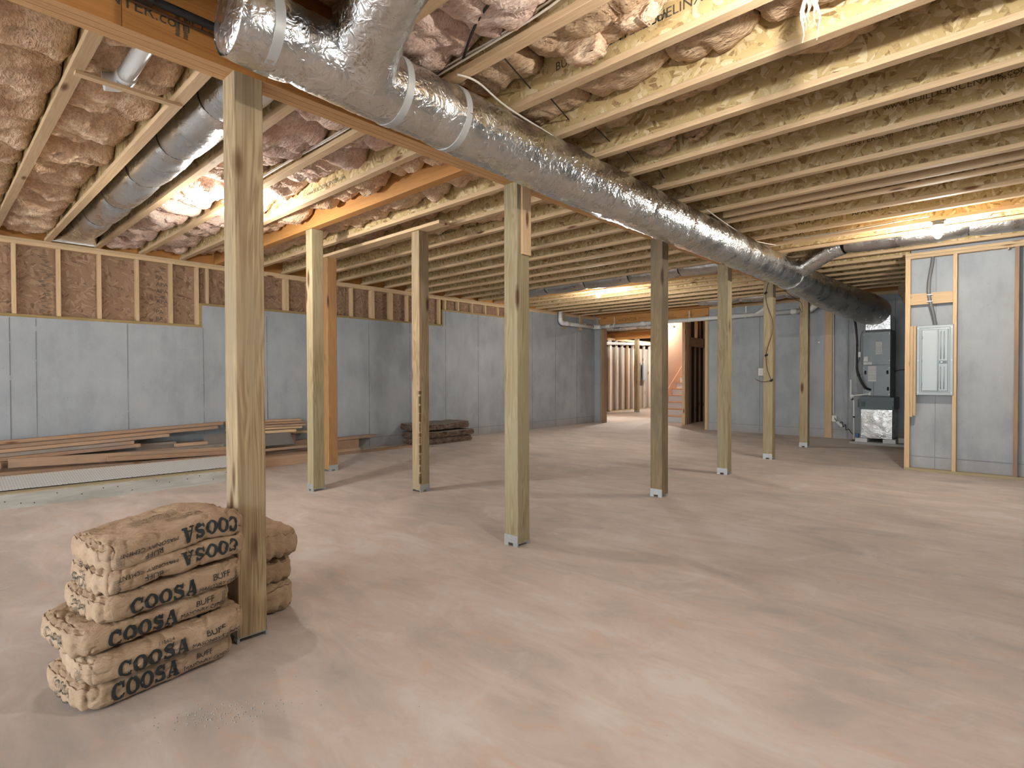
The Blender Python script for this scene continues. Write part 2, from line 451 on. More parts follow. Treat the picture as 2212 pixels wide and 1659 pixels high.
def mk_floor():
    nt = NT('clay_stained_slab', .72, 0, .3)
    w = nt.coords((1, 1, 1), (0, 0, .5), rand=False)
    a = nt.noise(w, .55, 3, .62, 0)
    b = nt.noise(nt.coords((1.0, 2.6, 1), (0, 0, -.55), rand=False), 1.5, 5, .68, .6)
    c = nt.noise(nt.coords((.9, 2.2, 1), (0, 0, .9), rand=False), 3.6, 4, .7, 1.0)
    f = nt.math('ADD', nt.math('MULTIPLY', a, .45), nt.math('MULTIPLY', b, .55))
    col = nt.ramp(f, [(.38, (.40, .36, .325)), (.46, (.48, .42, .375)), (.53, (.55, .475, .425)), (.62, (.60, .555, .515))])
    rust = nt.ramp(c, [(.54, 0.0), (.72, .6)])
    col = nt.mix(rust, col, (.56, .40, .31))
    pale = nt.ramp(nt.noise(w, 2.1, 4, .7, .8), [(.56, 0.0), (.74, .5)])
    col = nt.mix(pale, col, (.66, .63, .60))
    specks = nt.voro(nt.coords(rand=False), 16)
    sm = nt.noise(nt.coords(rand=False), 1.3, 3)
    sf = nt.math('MULTIPLY', nt.ramp(specks, [(.03, .7), (.06, 0.0)]), nt.math('GREATER_THAN', sm, .60))
    col = nt.mix(sf, col, (.20, .17, .14))
    nt.color(col); nt.l(nt.ramp(b, [(.35, .6), (.7, .85)]), nt.b.inputs['Roughness'])
    return nt.m
M['floor'] = mk_floor()
def mk_bag():
    nt = NT('kraft_paper', .78, 0, .25)
    a = nt.noise(nt.coords(), 6, 4, .6, .6); b = nt.noise(nt.coords((1, 1, 1)), 34, 4, .6, 1.0)
    nt.color(nt.ramp(nt.math('ADD', nt.math('MULTIPLY', a, .8), nt.math('MULTIPLY', b, .2)), [(.35, (.34, .235, .15)), (.55, (.42, .30, .195)), (.72, (.48, .355, .24))]))
    nt.bump(nt.math('ADD', nt.noise(nt.coords((1, 1, 2)), 11, 4, .6, 2.0), nt.math('MULTIPLY', b, .25)), .016, .55)
    return nt.m
M['bag'] = mk_bag()
def mk_perf():
    """white perforated soffit: the holes are a regular punched pattern"""
    nt = NT('perforated_vinyl', .45)
    v = nt.voro(nt.coords((1, 1, 0), (0, 0, .785), rand=False), 30, 'F1', 'Distance', 0.0)
    f = nt.ramp(v, [(.17, 1.0), (.25, 0.0)])
    nt.color(nt.mix(f, (.60, .61, .60), (.20, .20, .20)))
    return nt.m
M['perf'] = mk_perf()
# ------------------------------------------------------------------ the setting
XL, YB, YR, ZJ, JH = -8.836, 13.07, 9.296, 3.0, .356
ZD = ZJ + JH
JS = .496
def JY(k): return .64 + JS * k          # far edge of joist k's flanges
floor = tag(MB().box(-14.5, 6, -9, 25, -.15, 0).build('floor', M['floor']), 'pinkish clay-stained concrete floor slab', kind='structure')
# hairline crack and scrape marks, thin relief on the slab
ceiling = tag(MB().box(-9.2, 6, -6, 13.3, ZD, ZD + .03).build('ceiling', M['deck']), 'open ceiling of wooden floor joists under a strand-board deck', kind='structure')

# left wall: poured concrete with a stepped top
steps = [(-6.0, 2.84, 2.045), (2.84, 7.47, 2.37), (7.47, 9.95, 2.69), (9.95, YB, 2.93)]
mb = MB()
for y0, y1, zt in steps: mb.box(XL - .2, XL, y0, y1, 0, zt)
wall_left = tag(mb.build('wall_left', M['concrete']), 'grey poured concrete wall with stepped top and vertical form seams', kind='structure')
def top_at(y):
    for y0, y1, zt in steps:
        if y0 <= y < y1: return zt
    return 2.93
for y in [-1.83, -.9, .04, .739, .978, 1.917, 2.855, 3.79, 4.73, 5.67, 6.60, 7.53, 8.48, 9.41, 10.34, 11.27, 12.22]:
    s = MB(); r = random.Random(int(y*100) + 999); zt = top_at(y - .02)
    z = .02
    while z < zt - .05:                                  # a broken fin of cement paste along the form joint
        h = r.uniform(.12, .55); w = r.uniform(.003, .0075)
        s.box(XL, XL + r.uniform(.002, .005), y - w/2, y + w/2, z, min(z + h, zt - .01)); z += h + r.choice((0, 0, .02, .06))
    s.build('form_seam', M['seam'], wall_left)
def kicker(parent, x0, x1, y0, y1, z):
    MB().box(x0, x1, y0, y1, z, z + .006).build('footing_line', M['seam'], parent)
kicker(wall_left, XL, XL + .003, 4.5, YB, .175)

# framed wall that stands on the stepped concrete
wul = tag(empty('wall_upper_left', (XL, 0, 2.0)), 'short pine stud wall with brown strand-board sheathing on the concrete', kind='structure')
def P(name, mb, m): 
    o = mb.build(name, m); o.parent = wul; o.matrix_parent_inverse = Matrix.Translation((-XL, 0, -2.0)); return o
for z in (2.924, 2.962):
    for y0, y1 in ((-6.0, -1.2), (-1.2, 2.5 if z < 2.95 else 3.7), (2.5 if z < 2.95 else 3.7, 7.1), (7.1, YB)):
        P('top_plate', MB().box(XL - .09, XL + .001, y0 + .001, y1 - .001, z, z + .038, .002), M['stud_y'])
for y0, y1, zt in steps[:3]:
    P('sill_plate', MB().box(XL - .089, XL + .003, y0, y1 - .002, zt, zt + .036, .002), M['sill'])
for (y, z0, z1) in ((2.838, 2.083, 2.40), (7.468, 2.408, 2.72)):
    P('step_block', MB().box(XL - .089, XL + .002, y - .034, y, z0, z1), M['sill'])
def studs(ys, z0):
    for y in ys:
        P('stud', MB().box(XL - .089, XL, y - .019, y + .019, z0, 2.923, .0015), M['stud_z'])
studs([.786 - .41*i for i in range(1, 8)] + [.786, 1.204, 1.62, 2.04, 2.447, 2.785], 2.083)
studs([2.92, 3.31, 3.70, 4.10, 4.51, 4.92, 5.33, 5.74, 6.15, 6.56, 6.97, 7.38], 2.408)
studs([7.53, 7.90, 8.31, 8.72, 9.13, 9.54, 9.91], 2.728)
for y in (4.14, 5.78, 6.19): P('stud', MB().box(XL - .089, XL - .001, y - .019, y + .019, 2.408, 2.923), M['stud_z'])
y = -5.9
edges = [-6.0, -3.6, -1.2, 1.215, 2.84, 5.25, 7.47, 9.95]
for a, b in zip(edges[:-1], edges[1:]):
    z0 = top_at(a + .01) + .003
    sp = P('sheathing_panel', MB().box(XL - .104, XL - .09, a + .003, b - .003, z0, 2.93), M['sheath'])
P('leak_backing', MB().box(XL - .13, XL - .112, -6, YB, 2.0, ZD), M['sheath'])  # extra layer behind the panels, added to stop light leaking through gaps
P('rim_board', MB().box(XL - .10, XL - .06, -6, YB, 3.001, ZD - .002), M['gluelam_y'])
# grade stamps printed on the sheathing, read from below
def stamp(y, z0, z1, seed):
    r = random.Random(seed); mb = MB(); x = XL - .0885; z = z1
    while z > z0:
        h = r.uniform(.012, .05)
        if r.random() < .28:
            vs, fs = TXT[r.choice(['APA', 'PA', 'RATED SHEATHING'][:2])]; hh = .055
            mb.add([(x, y + a*hh - .05, z - .06 + b*hh) for a, b in vs], fs); z -= .085
        else:
            for _ in range(3):
                ya = y + r.uniform(-.075, .02); mb.add([(x, ya, z-h*.3), (x, ya + r.uniform(.02, .08), z-h*.3), (x, ya + r.uniform(.02, .08), z-h*.3+.006), (x, ya, z-h*.3+.006)], [(0, 1, 2, 3)]); z -= .014
        z -= .01
    P('grade_stamp', mb, M['ink_soft'])
stamp(1.085, 2.12, 2.84, 3); stamp(2.33, 2.12, 2.86, 5)

# back wall
wall_back = tag(MB().box(-5.50, -1.0, YB, YB + .2, 0, 2.93).build('wall_back', M['concrete']), 'grey poured concrete wall behind the far row of posts', kind='structure')
for x in (-4.31, -3.45, -2.55, -1.75):
    MB().box(x - .003, x + .003, YB - .004, YB, .02, 2.9).build('form_seam', M['seam'], wall_back)
kicker(wall_back, -5.5, -1.1, YB - .003, YB, .18)
MB().box(-5.5, -1.0, YB - .004, YB + .14, 2.932, 2.998).build('sill_plate', M['stud_x'], wall_back)
MB().box(-9.0, -.9, YB + .02, YB + .15, 2.999, ZD).build('rim_board', M['gluelam_x'], wall_back)
# right hand concrete, with a return into the furnace alcove
wr = MB(); wr.box(-1.10, 6, 9.40, 9.6, 0, 2.93); wr.box(-1.10, -.9, 9.6, YB, 0, 2.93)
wr.box(-1.08, 6, 9.42, 9.58, 2.93, ZD); wr.box(-1.08, -.92, 9.58, YB, 2.93, ZD)
wall_right = tag(wr.build('wall_right', M['concrete']), 'pale grey concrete wall behind the open stud partition', kind='structure')
for x in (-.80, .60, 1.5): MB().box(x - .002, x + .002, 9.397, 9.40, .02, 2.9).build('form_seam', M['seam'], wall_right)
kicker(wall_right, -1.1, 2, 9.396, 9.40, .19)
# unseen sides of the room behind the camera
wf = MB()                                               # unseen wall behind the camera; openings invented to let soft fill light in
for xa, xb in ((-9.2, -8.4), (-5.0, -4.4), (-1.0, -.4), (3.0, 5.2)): wf.box(xa, xb, -5.7, -5.5, 0, 2.5)
wf.box(-9.2, 5.2, -5.7, -5.5, 2.5, ZD)
tag(wf.build('wall_front', M['concrete']), 'unseen concrete wall behind the camera, with openings added for fill light', kind='structure')
tag(MB().box(5.0, 5.2, -5.5, 9.4, 0, ZD).build('wall_far_right', M['concrete']), 'concrete wall closing the right side of the basement', kind='structure')

# stud partition in front of the right hand concrete
wp = tag(empty('wall_partition', (-1.13, YR, 0)), 'open stud partition carrying the breaker panel', kind='structure')
def PP(name, mb, m):
    o = mb.build(name, m); o.parent = wp; o.matrix_parent_inverse = Matrix.Translation((1.13, -YR, 0)); return o
PP('sole_plate', MB().box(-1.133, 3.2, YR - .001, YR + .089, 0, .038, .002), M['treated_x'])
for i, z in enumerate((2.922, 2.961)): PP('top_plate', MB().box(-1.133, 3.2, YR, YR + .089, z, z + .038, .002), M['stud_x'])
for x0, w in ((-1.131, .058), (-.614, .043), (-.013, .043), (.588, .043), (1.19, .043), (1.79, .043)):
    PP('stud', MB().box(x0, x0 + w, YR, YR + .089, .038, 2.922, .002), M['pine_z'] if x0 < -.5 else M['old_z'] if x0 < .5 else M['stud_z'])
PP('blocking', MB().box(-1.072, -.615, YR + .002, YR + .04, 2.285, 2.436), M['pine_x'])
for x in (-.60, -.08): PP('shim', MB().box(x, x + .012, YR + .02, YR + .08, 2.90, 2.92), M['stud_x'])

# opening in the back wall
d1 = tag(empty('door_1', (-7.0, YB, 0)), 'wide framed opening with a laminated header in the back wall', kind='structure')
def DP(name, mb, m):
    o = mb.build(name, m); o.parent = d1; o.matrix_parent_inverse = Matrix.Translation((7.0, -YB, 0)); return o
DP('header', MB().box(-8.63, -5.51, YB - .003, YB + .086, 2.695, 2.985, .002), M['gluelam_x'])
DP('jamb', MB().box(-8.634, -8.596, YB + .0, YB + .14, 0, 2.694, .002), M['treated_z'])
DP('jamb', MB().box(-8.594, -8.512, YB + .0, YB + .14, 0, 2.694, .002), M['old_z'])
DP('jamb', MB().box(-5.60, -5.545, YB, YB + .14, 0, 2.694, .002), M['pine_z'])
DP('jamb', MB().box(-5.543, -5.503, YB - .005, YB + .14, 0, 2.694, .002), M['treated_z'])
DP('corner_return', MB().box(-8.834, -8.645, YB + .002, YB + .14, 0, 2.69), M['concrete'])
flat_text('header_stencil', [('onCENTER', 0.5, .10, .085), ('by BlueLinx', 1.14, .125, .045), ('MILL 1125', 1.86, .14, .045), ('ASTM D5456', 1.86, .07, .045), ('09/04/24', 2.44, .10, .045)],
          (-8.55, YB - .003, 2.72), (1, 0, 0), (0, 0, 1), M['ink_brown'], d1).matrix_parent_inverse = Matrix.Translation((7.0, -YB, 0))

# joists (I-section: strand-board web between two pine flanges), pieces of the ceiling
def joist_meshes(x0, x1, nm):
    web = MB().box(x0, x1, -.037, -.027, .036, JH - .036).mesh(nm + '_web', M['web'])
    lo = MB().box(x0, x1, -.0635, 0, 0, .038, .0018).mesh(nm + '_low', M['pine_x'])
    hi = MB().box(x0, x1, -.0635, 0, JH - .038, JH - .001).mesh(nm + '_high', M['pine_x'])
    return web, lo, hi
JL = joist_meshes(-8.885, -2.94, 'joist_left'); JR = joist_meshes(-2.79, 5.0, 'joist_right')
lvl = MB().box(-8.885, -2.94, -.089, 0, 0, JH - .001, .002).mesh('joist_solid', M['gluelam_x'])
joist = {}
for k in range(-12, 25):
    for side, ms in (('L', JL), ('R', JR)):
        if side == 'L' and k == 5:
            joist[side, k] = inst('floor_joist', lvl, ceiling, (0, JY(k), ZJ)); continue
        j = inst('floor_joist', ms[0], ceiling, (0, JY(k), ZJ)); joist[side, k] = j
        inst('flange', ms[1], j); inst('flange', ms[2], j)
def joist_text(side, k, parts, mat='ink_brown'):
    flat_text('stencil', parts, (0, -.037, 0), (1, 0, 0), (0, 0, 1), M[mat], joist[side, k])
joist_text('R', 8, [('www.BUILDONCENTER.com', -.69, .155, .042), ('APA', -.14 - .035, .165, .035), ('MILL 105', -.094, .185, .028), ('PR-L274', -.094, .140, .028)])
joist_text('R', 9, [('CENTER.com', -1.02, .145, .04), ('APA', -.64, .15, .034), ('PR-L274', -.535, .15, .034), ('ESR-1742', -.35, .145, .034), ('MADE IN CANADA', -.12, .145, .034), ('CENTER by BlueLinx', -1.85, .145, .042)])
joist_text('R', 4, [('BUILDONCENTER.com', -2.02, .125, .05), ('BLUELINX', -1.44, .125, .05)], 'ink_soft')
joist_text('L', 4, [('CENTER by BlueLinx', -6.06, .085, .045), ('www.BUILDONCENTER.com', -5.1, .075, .04)], 'ink_soft')
joist_text('L', 8, [('CENTER by BlueLinx', -5.65, .12, .05), ('www.BUILDONCENTER.com', -4.95, .12, .045)], 'ink')
for side, k, x in (('R', 13, -1.9), ('R', 14, -2.1), ('R', 13, -1.35), ('L', 13, -4.2), ('L', 12, -4.6), ('L', 14, -4.4)):
    joist_text(side, k, [('APA', x, .09, .05), ('PR-L274', x + .18, .10, .035)], 'ink')
# plank laid under the left joists and the loose board between right joists
pl = tag(MB().box(-7.25, -4.56, 3.80, 3.95, 2.962, 2.998, .002).build('support_plank', M['stud_x']), 'flat plank capping two inner posts under the joists', 'plank')
tag(MB().box(-2.3, 4.9, 5.82, 5.86, 3.0, 3.14, .002).build('loose_joist_board', M['pine_x']), 'solid pine board fixed in the joist bay right of the duct', 'board')

# main girder over the posts
beam = tag(empty('support_beam', (-2.865, 3, 2.80)), 'orange laminated girder running over the main row of posts', 'beam')
def BP(name, mb, m):
    o = mb.build(name, m); o.parent = beam; o.matrix_parent_inverse = Matrix.Translation((2.865, -3, -2.80)); return o
for i in range(3):
    x0 = -2.935 + i * .0467
    ends = [(-5.4, .62 if i == 2 else -1.5), (.62 if i == 2 else -1.5, 12.95)]
    if i == 2: ends = [(-5.4, .60), (.60, 1.205), (1.205, 6.2), (6.2, 12.95)]
    for a, b in ends:
        BP('lamination', MB().box(x0 + .0004, x0 + .0463, a + .001, b - .001, 2.80, ZD - .003, .0012), M['beam'])
for i in range(3):
    x0 = -2.935 + i * .0467
    BP('underside_ply', MB().box(x0 + .0015, x0 + .0452, -5.4, 12.9, 2.7985, 2.80), M['beam_low'])
nails = MB(); r = random.Random(4)
for i in range(60):
    y = -.5 + i * .14 + r.uniform(-.05, .05); z = r.choice((2.84, 2.86, 2.95, 3.0)) + r.uniform(-.02, .02)
    nails.tube([(-2.7955, y, z), (-2.7938, y, z)], .0045, 8)
tag(BP('nail_heads', nails, M['ink_brown']), kind='stuff')
# girder stencils
flat_text('girder_stencil', [('BUILDONCENTER.com', -.40, .055, .05), ('ICC', .305, .085, .04)], (-2.795, .55, 2.83), (0, 1, 0), (0, 0, 1), M['ink_soft'], beam).matrix_parent_inverse = Matrix.Translation((2.865, -3, -2.80))
bars = MB(); r = random.Random(9)
for y0 in (.800, .832):
    for j in range(26):
        z = 2.853 + j*.0042; bars.box(-2.7949, -2.7940, y0 + r.uniform(0, .004), y0 + .020 - r.uniform(0, .004), z, z + .0024)
tag(BP('bar_marks', bars, M['ink_soft']), kind='stuff')

# posts
base_m = {}
def post(name, x, y, ztop, mat, label, group, facing='y', ext=None, s=.1397):
    e = tag(empty(name, (x, y, 0)), label, 'post', group); h = s/2
    MB().box(-h, h, -h, h, .028, ztop, .004).build('shaft', M[mat], e)
    b = MB(); t = .003                                          # stamped steel standoff base
    b.box(-h - t, h + t, -h - t, h + t, .024, .0275)
    for a in (-1, 1):
        if facing == 'y':
            b.box(-h, h, a*h if a > 0 else -h - t, h + t if a > 0 else -h, .0275, .085)
            for q in (-1, 1): b.box(q*h - (.045 if q > 0 else 0), q*h + (0 if q > 0 else .045), a*h - .006, a*h + .006, 0, .024)
        else:
            b.box(a*h if a > 0 else -h - t, h + t if a > 0 else -h, -h, h, .0275, .085)
            for q in (-1, 1): b.box(a*h - .006, a*h + .006, q*h - (.045 if q > 0 else 0), q*h + (0 if q > 0 else .045), 0, .024)
    bo = b.build('post_base', M['galv_dull'], e); tag(bo, 'zinc standoff post base')
    for q in (-.045, .045):
        n = MB()
        if facing == 'y': n.tube([(q, -h - t - .003, .062), (q, -h - t, .062)], .005, 8)
        else: n.tube([(h + t, q, .062), (h + t + .003, q, .062)], .005, 8)
        n.build('nail', M['galv'], bo)
    if ext:
        MB().box(*ext).build('scab_board', M['pine_z'], e)
    return e
XP = -2.865; G1 = 'posts under the main girder'; G2 = 'inner posts on the left'
PY = [1.1185, 3.1667, 5.4916, 7.3146, 9.1301, 11.1031]
P1 = post('support_post', XP, PY[0], 2.798, 'post_warm', 'nearest wooden post, beside the stacked cement bags', G1, 'y')
P2 = post('support_post', XP, PY[1], 2.798, 'post_green', 'second wooden post under the duct, standing in mid floor', G1, 'y', (.071, .09, -.03, .068, 2.25, 2.798))
P3 = post('support_post', XP, PY[2], 2.798, 'post_dark', 'dark streaked wooden post, third under the main girder', G1, 'y')
P4 = post('support_post', XP, PY[3], 2.798, 'post_green', 'greenish wooden post, fourth under the main girder', G1, 'y')
P5 = post('support_post', XP, PY[4], 2.798, 'post_green', 'wooden post with brown thermostat wire hanging down its face', G1, 'y')
P6 = post('support_post', XP, PY[5], 2.798, 'post_green', 'farthest wooden post under the duct, near the air handler', G1, 'y')
Q1 = post('support_post', -5.9573, 3.11, 2.998, 'post_green', 'greenish wooden post holding the solid beam, left of the brown post', G2, 'y')
Q2 = post('support_post', -7.05, 3.90, 2.960, 'post_brown', 'brown wooden post standing behind the greenish one by the lumber', G2, 'x')
Q3 = post('support_post', -5.0183, 3.90, 2.960, 'post_warm', 'wooden post with bark-scarred corner in front of the brown mats', G2, 'x')
# bark-dark scar on the near corner of Q3
sc = MB(); r = random.Random(2); z = .1
while z < 1.15:
    h = r.uniform(.01, .09); w = r.uniform(.004, .024)
    sc.box(.0695, .0712, -.0705, -.0705 + w, z, z + h); sc.box(.070 - w*.8, .0705, -.0712, -.0695, z, z + h); z += h + r.uniform(.004, .03)
tag(sc.build('bark_scar', M['ink_brown'], Q3), kind='stuff')
tag(MB().box(-2.975, -2.836, YB - .045, YB - .003, 0, 2.93, .003).build('wall_stud', M['pine_z']), 'orange pine stud upright against the back wall', 'stud')
# ------------------------------------------------------------------ insulation batts between the joists
def fbm(x, y, z, o=3):
    return noise.fractal(Vector((x, y, z)), 1.0, 2.0, o)
def batt_mesh(x0, x1, y0, y1, zb, sag, seed, rough=1.0, res=.035, curl=0.0, tilt=0.0, thick=.14, edge=.085):
    nx = max(6, int((x1 - x0) / res)); ny = max(6, int((y1 - y0) / res))
    lx, ly = x1 - x0, y1 - y0; vs = []; fs = []
    for j in range(ny + 1):
        for i in range(nx + 1):
            s = i / nx; t = j / ny; x = x0 + s*lx; y = y0 + t*ly
            e = min(s, 1-s) * lx; f = min(t, 1-t) * ly
            rnd_e = edge * max(0, 1 - e/.13)**2 + .05 * max(0, 1 - f/.06)**2
            z = zb - sag * math.sin(math.pi*s)**.8 * (.5 + .5*math.sin(math.pi*t)) + rnd_e
            z += rough * (.038*fbm(x*3.1 + seed*7.3, y*4.2, seed*1.7) + .016*fbm(x*9 + seed, y*13, seed*3.1) + .006*fbm(x*30, y*34, seed))
            rg = abs(fbm(x*5 + seed*2, y*2.2 + 5, seed*.7, 2)); z += rough * .045 * max(0, .18 - rg) / .18
            z -= curl * max(0, 1 - (1-s)*lx/.16)**2 + tilt * (s - .5)
            vs.append((x + .010*fbm(x*12, y*12, seed + 9.1) * (1 if 0 < i < nx else 2.2), y + .006*fbm(x*12, y*12, seed + 4.7) * (0 if j in (0, ny) else 1), z))
    n1 = (nx+1)*(ny+1)
    for j in range(ny + 1):
        for i in range(nx + 1):
            p = vs[j*(nx+1) + i]; vs.append((x0 + i/nx*lx, p[1], min(ZD - .006, zb + thick)))
    for j in range(ny):
        for i in range(nx):
            a = j*(nx+1) + i; fs.append((a, a + nx+1, a + nx+2, a+1)); fs.append((n1+a, n1+a+1, n1+a+nx+2, n1+a+nx+1))
    for i in range(nx):
        a = i; fs.append((a, a+1, n1+a+1, n1+a)); a = ny*(nx+1) + i; fs.append((a+1, a, n1+a, n1+a+1))
    for j in range(ny):
        a = j*(nx+1); b = a + nx+1; fs.append((b, a, n1+a, n1+b)); a += nx; b += nx; fs.append((a, b, n1+b, n1+a))
    return MB().add(vs, fs, True)
ORD = ['first', 'second', 'third', 'fourth', 'fifth', 'sixth', 'seventh', 'eighth', 'ninth', 'tenth', 'eleventh', 'twelfth', 'thirteenth', 'fourteenth', 'fifteenth']
r = random.Random(21)
def bay(k): return JY(k) - .025, JY(k+1) - .039           # clear space between the webs of joists k and k+1
bnum = 0
def lay_bay(side, k, cuts, zs, mat, tone, sag=.03, rough=1.0):
    global bnum
    y0, y1 = bay(k)
    if side == 'L' and k == 5: y0 += .002
    if side == 'L' and k == 4: y1 -= .054
    for n in range(len(cuts) - 1):
        bnum += 1
        zb = zs + r.uniform(-.018, .03)
        m = batt_mesh(cuts[n] + .004, cuts[n+1] - .004, y0 + .004, y1 - .006, zb, sag * r.uniform(.3, 1.5), bnum * 1.37, rough, curl=r.choice((0, 0, .03, .06)), tilt=r.uniform(-.05, .05) if rough > .5 else 0, edge=.12 if rough > 1.2 else .06 if rough > .5 else .01)
        where = 'left of the girder' if side == 'L' else 'right of the duct'
        o = m.build('insulation_batt', M[mat])
        tag(o, '%s insulation batt, %s from the girder in %s joist bay %s' % (tone, ORD[(len(cuts)-2-n) if side == 'L' else n], ORD[k+1], where), 'insulation', 'insulation batts between the joists')
def cutlist(a, b, lo, hi):
    c = [a]
    while c[-1] < b - hi: c.append(c[-1] + r.uniform(lo, hi))
    c.append(b); return c
for k in range(-1, 9):
    if k == 1: continue
    lay_bay('L', k, cutlist(-8.85, -2.96, .34, .72) if k < 6 else cutlist(-8.85, -2.96, 1.0, 1.5), 3.085 if k < 3 else 3.12 if k < 6 else 3.17, 'insul' if k < 2 else 'insul_pink' if k in (2, 3) else 'insul', 'tan' if k < 2 else 'pinkish' if k in (2, 3) else 'tan',   .055, 1.35)
lay_bay('L', 1, cutlist(-8.85, -2.96, 1.2, 1.6), 3.325, 'insul_dark', 'brown', .0, .35)
lay_bay('R', 1, cutlist(-2.74, 1.6, 1.2, 1.6), 3.31, 'insul_dark', 'brown', .005, .4)
for k in range(0, 14):
    if k == 1: continue
    z = 3.10 if k < 3 else 3.15 if k < 5 else 3.19
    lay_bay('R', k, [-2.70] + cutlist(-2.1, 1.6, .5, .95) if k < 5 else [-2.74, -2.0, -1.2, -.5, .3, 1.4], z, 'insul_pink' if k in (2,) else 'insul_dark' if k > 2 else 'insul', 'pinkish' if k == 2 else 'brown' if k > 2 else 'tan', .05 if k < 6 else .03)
# scraps hanging out of the bays
def scrap(x, y, z, w, h, d, seed, mat, label):
    nx, nz = 9, 11; vs = []; fs = []
    for side in (0, 1):
        for j in range(nz + 1):
            for i in range(nx + 1):
                s = i/nx - .5; t = j/nz
                yy = y + d*(side - .5)*(1 - .35*t) + .06*math.sin(t*2.2) + .02*fbm(s*4 + seed, t*4, seed)
                xx = x + w*s*(1 - .45*t*t) + .05*t*math.sin(seed) + .015*fbm(t*6, s*3, seed + 3)
                zz = z - h*t + .03*fbm(s*5, seed, t*5) + .05*abs(s)*t
                vs.append((xx, yy, zz))
    n = (nx+1)*(nz+1)
    for j in range(nz):
        for i in range(nx):
            a = j*(nx+1)+i; fs += [(a, a+1, a+nx+2, a+nx+1), (n+a, n+a+nx+1, n+a+nx+2, n+a+1)]
    for j in range(nz):
        a = j*(nx+1); fs.append((a, a+nx+1, n+a+nx+1, n+a)); a += nx; fs.append((a+nx+1, a, n+a, n+a+nx+1))
    for i in range(nx):
        a = i; fs.append((a+1, a, n+a, n+a+1)); a = nz*(nx+1)+i; fs.append((a, a+1, n+a+1, n+a))
    tag(MB().add(vs, fs, True).build('insulation_scrap', M[mat]), label, 'insulation', 'scraps of insulation hanging from the ceiling')
scrap(-1.78, 2.42, 3.28, .34, .27, .13, 1.3, 'insul', 'thick flap of batt hanging over the joist stencil above the duct')
scrap(-1.42, 2.40, 3.30, .34, .24, .15, 2.9, 'insul', 'rounded batt flap near the ceiling lamp at top centre')
scrap(-2.05, 3.92, 3.20, .26, .14, .10, 4.1, 'insul_dark', 'frayed brown batt end drooping under a joist right of the duct')
scrap(-1.75, 3.92, 3.21, .20, .13, .10, 5.3, 'insul_dark', 'smaller folded batt end beside the frayed brown one')
scrap(-.22, 7.75, 3.16, .42, .12, .22, 6.2, 'insul_dark', 'loose batt corner drooping right of the lit right lamp')
scrap(-1.62, 5.30, 3.18, .22, .12, .1, 7.7, 'insul_dark', 'small batt flap between joists above the far duct')
scrap(-1.45, 12.75, 3.02, .42, .42, .34, 8.8, 'insul_dark', 'dark batt corner sagging in above the air handler')
# white wisp of fibre
w = MB()
r = random.Random(5)
for i, (dx, l) in enumerate(((-.03, .27), (-.012, .19), (.0, .20), (.015, .17), (.036, .28), (.026, .22), (-.02, .22))):
    pts = []; x = -.645 + dx*.3
    for t in range(9):
        q = t/8; pts.append((x + dx*.9*q*(1.3-q*.5) + .008*math.sin(q*9 + i*2), 2.56 - .02*q + .006*math.cos(q*7 + i), 2.985 - l*q))
    w.tube(pts, [.002 + .007*math.sin(min(1, t/8*1.15)*math.pi)*(1 - .55*t/8) for t in range(9)], 7)
tag(w.build('fibre_wisp', M['insul_dark']), 'pale wisp of loose fibre dangling from a joist at top right', 'insulation')

# ------------------------------------------------------------------ ducts
def ang_noise(a, y, s, f): return noise.fractal(Vector((math.cos(a)*f, math.sin(a)*f, y*s)), 1.0, 2.0, 3)
def duct_tube(path, rad, n=40, wr=.010, step=.03, seed=0.0, twist=0.0, capends=(False, False), pinch=None):
    """crinkled round sleeve along a path; rad(t) with t in 0..1 ; pinch = list of (t, depth, width)"""
    P = [Vector(p) for p in path]
    L = [0.0]
    for a, b in zip(P[:-1], P[1:]): L.append(L[-1] + (b - a).length)
    tot = L[-1]; m = max(4, int(tot/step)); pts = []; rr = []
    for i in range(m + 1):
        d = tot*i/m; j = 0
        while j < len(L) - 2 and L[j+1] < d: j += 1
        q = (d - L[j]) / max(1e-9, L[j+1] - L[j]); pts.append(P[j].lerp(P[j+1], q)); rr.append(rad(i/m))
    mb = MB(); mb.tube(pts, rr, n, caps=capends[0] or capends[1])
    out = []
    for i in range(m + 1):
        c = pts[i]; dd = tot*i/m
        for k in range(n):
            v = Vector(mb.v[i*n + k]); dirv = (v - c); R = dirv.length
            if R < 1e-6: out.append(tuple(v)); continue
            a = 2*math.pi*k/n
            w = wr * (ang_noise(a, dd + seed, 3.2, 1.4) * .75)
            dg = math.sin(a*3 + dd*16*(1+.2*math.sin(dd*3)) + 3*ang_noise(a, dd + seed, 2.0, .9))
            w += wr * .22 * dg * (.4 + ang_noise(a, dd + 7 + seed, 1.1, 1.0))
            ridge = abs(ang_noise(a + .8*dd, dd*1.3 + seed + 11, 5.0, 3.0)); w += wr * .35 * max(0, .25 - ridge)/.25
            if pinch:
                for tp, dep, wd in pinch:
                    w -= dep * math.exp(-((i/m - tp)*tot/wd)**2) * (1 + .8*ang_noise(a, tp*9 + seed, 1, 3.0))
            out.append(tuple(c + dirv * ((R + w)/R)))
    mb.v[:m*n + n] = out
    return mb
def ring_band(path_pt, tangent, R, wid, thick=.004, n=40):
    t = Vector(tangent).normalized(); p = Vector(path_pt); mb = MB()
    mb.tube([p - t*wid/2, p + t*wid/2], R + thick, n, caps=False)
    mb.tube([p + t*wid/2, p + t*(wid/2 + .001)], [R + thick, R - .004], n, caps=False)
    mb.tube([p - t*(wid/2 + .001), p - t*wid/2], [R - .004, R + thick], n, caps=False)
    return mb
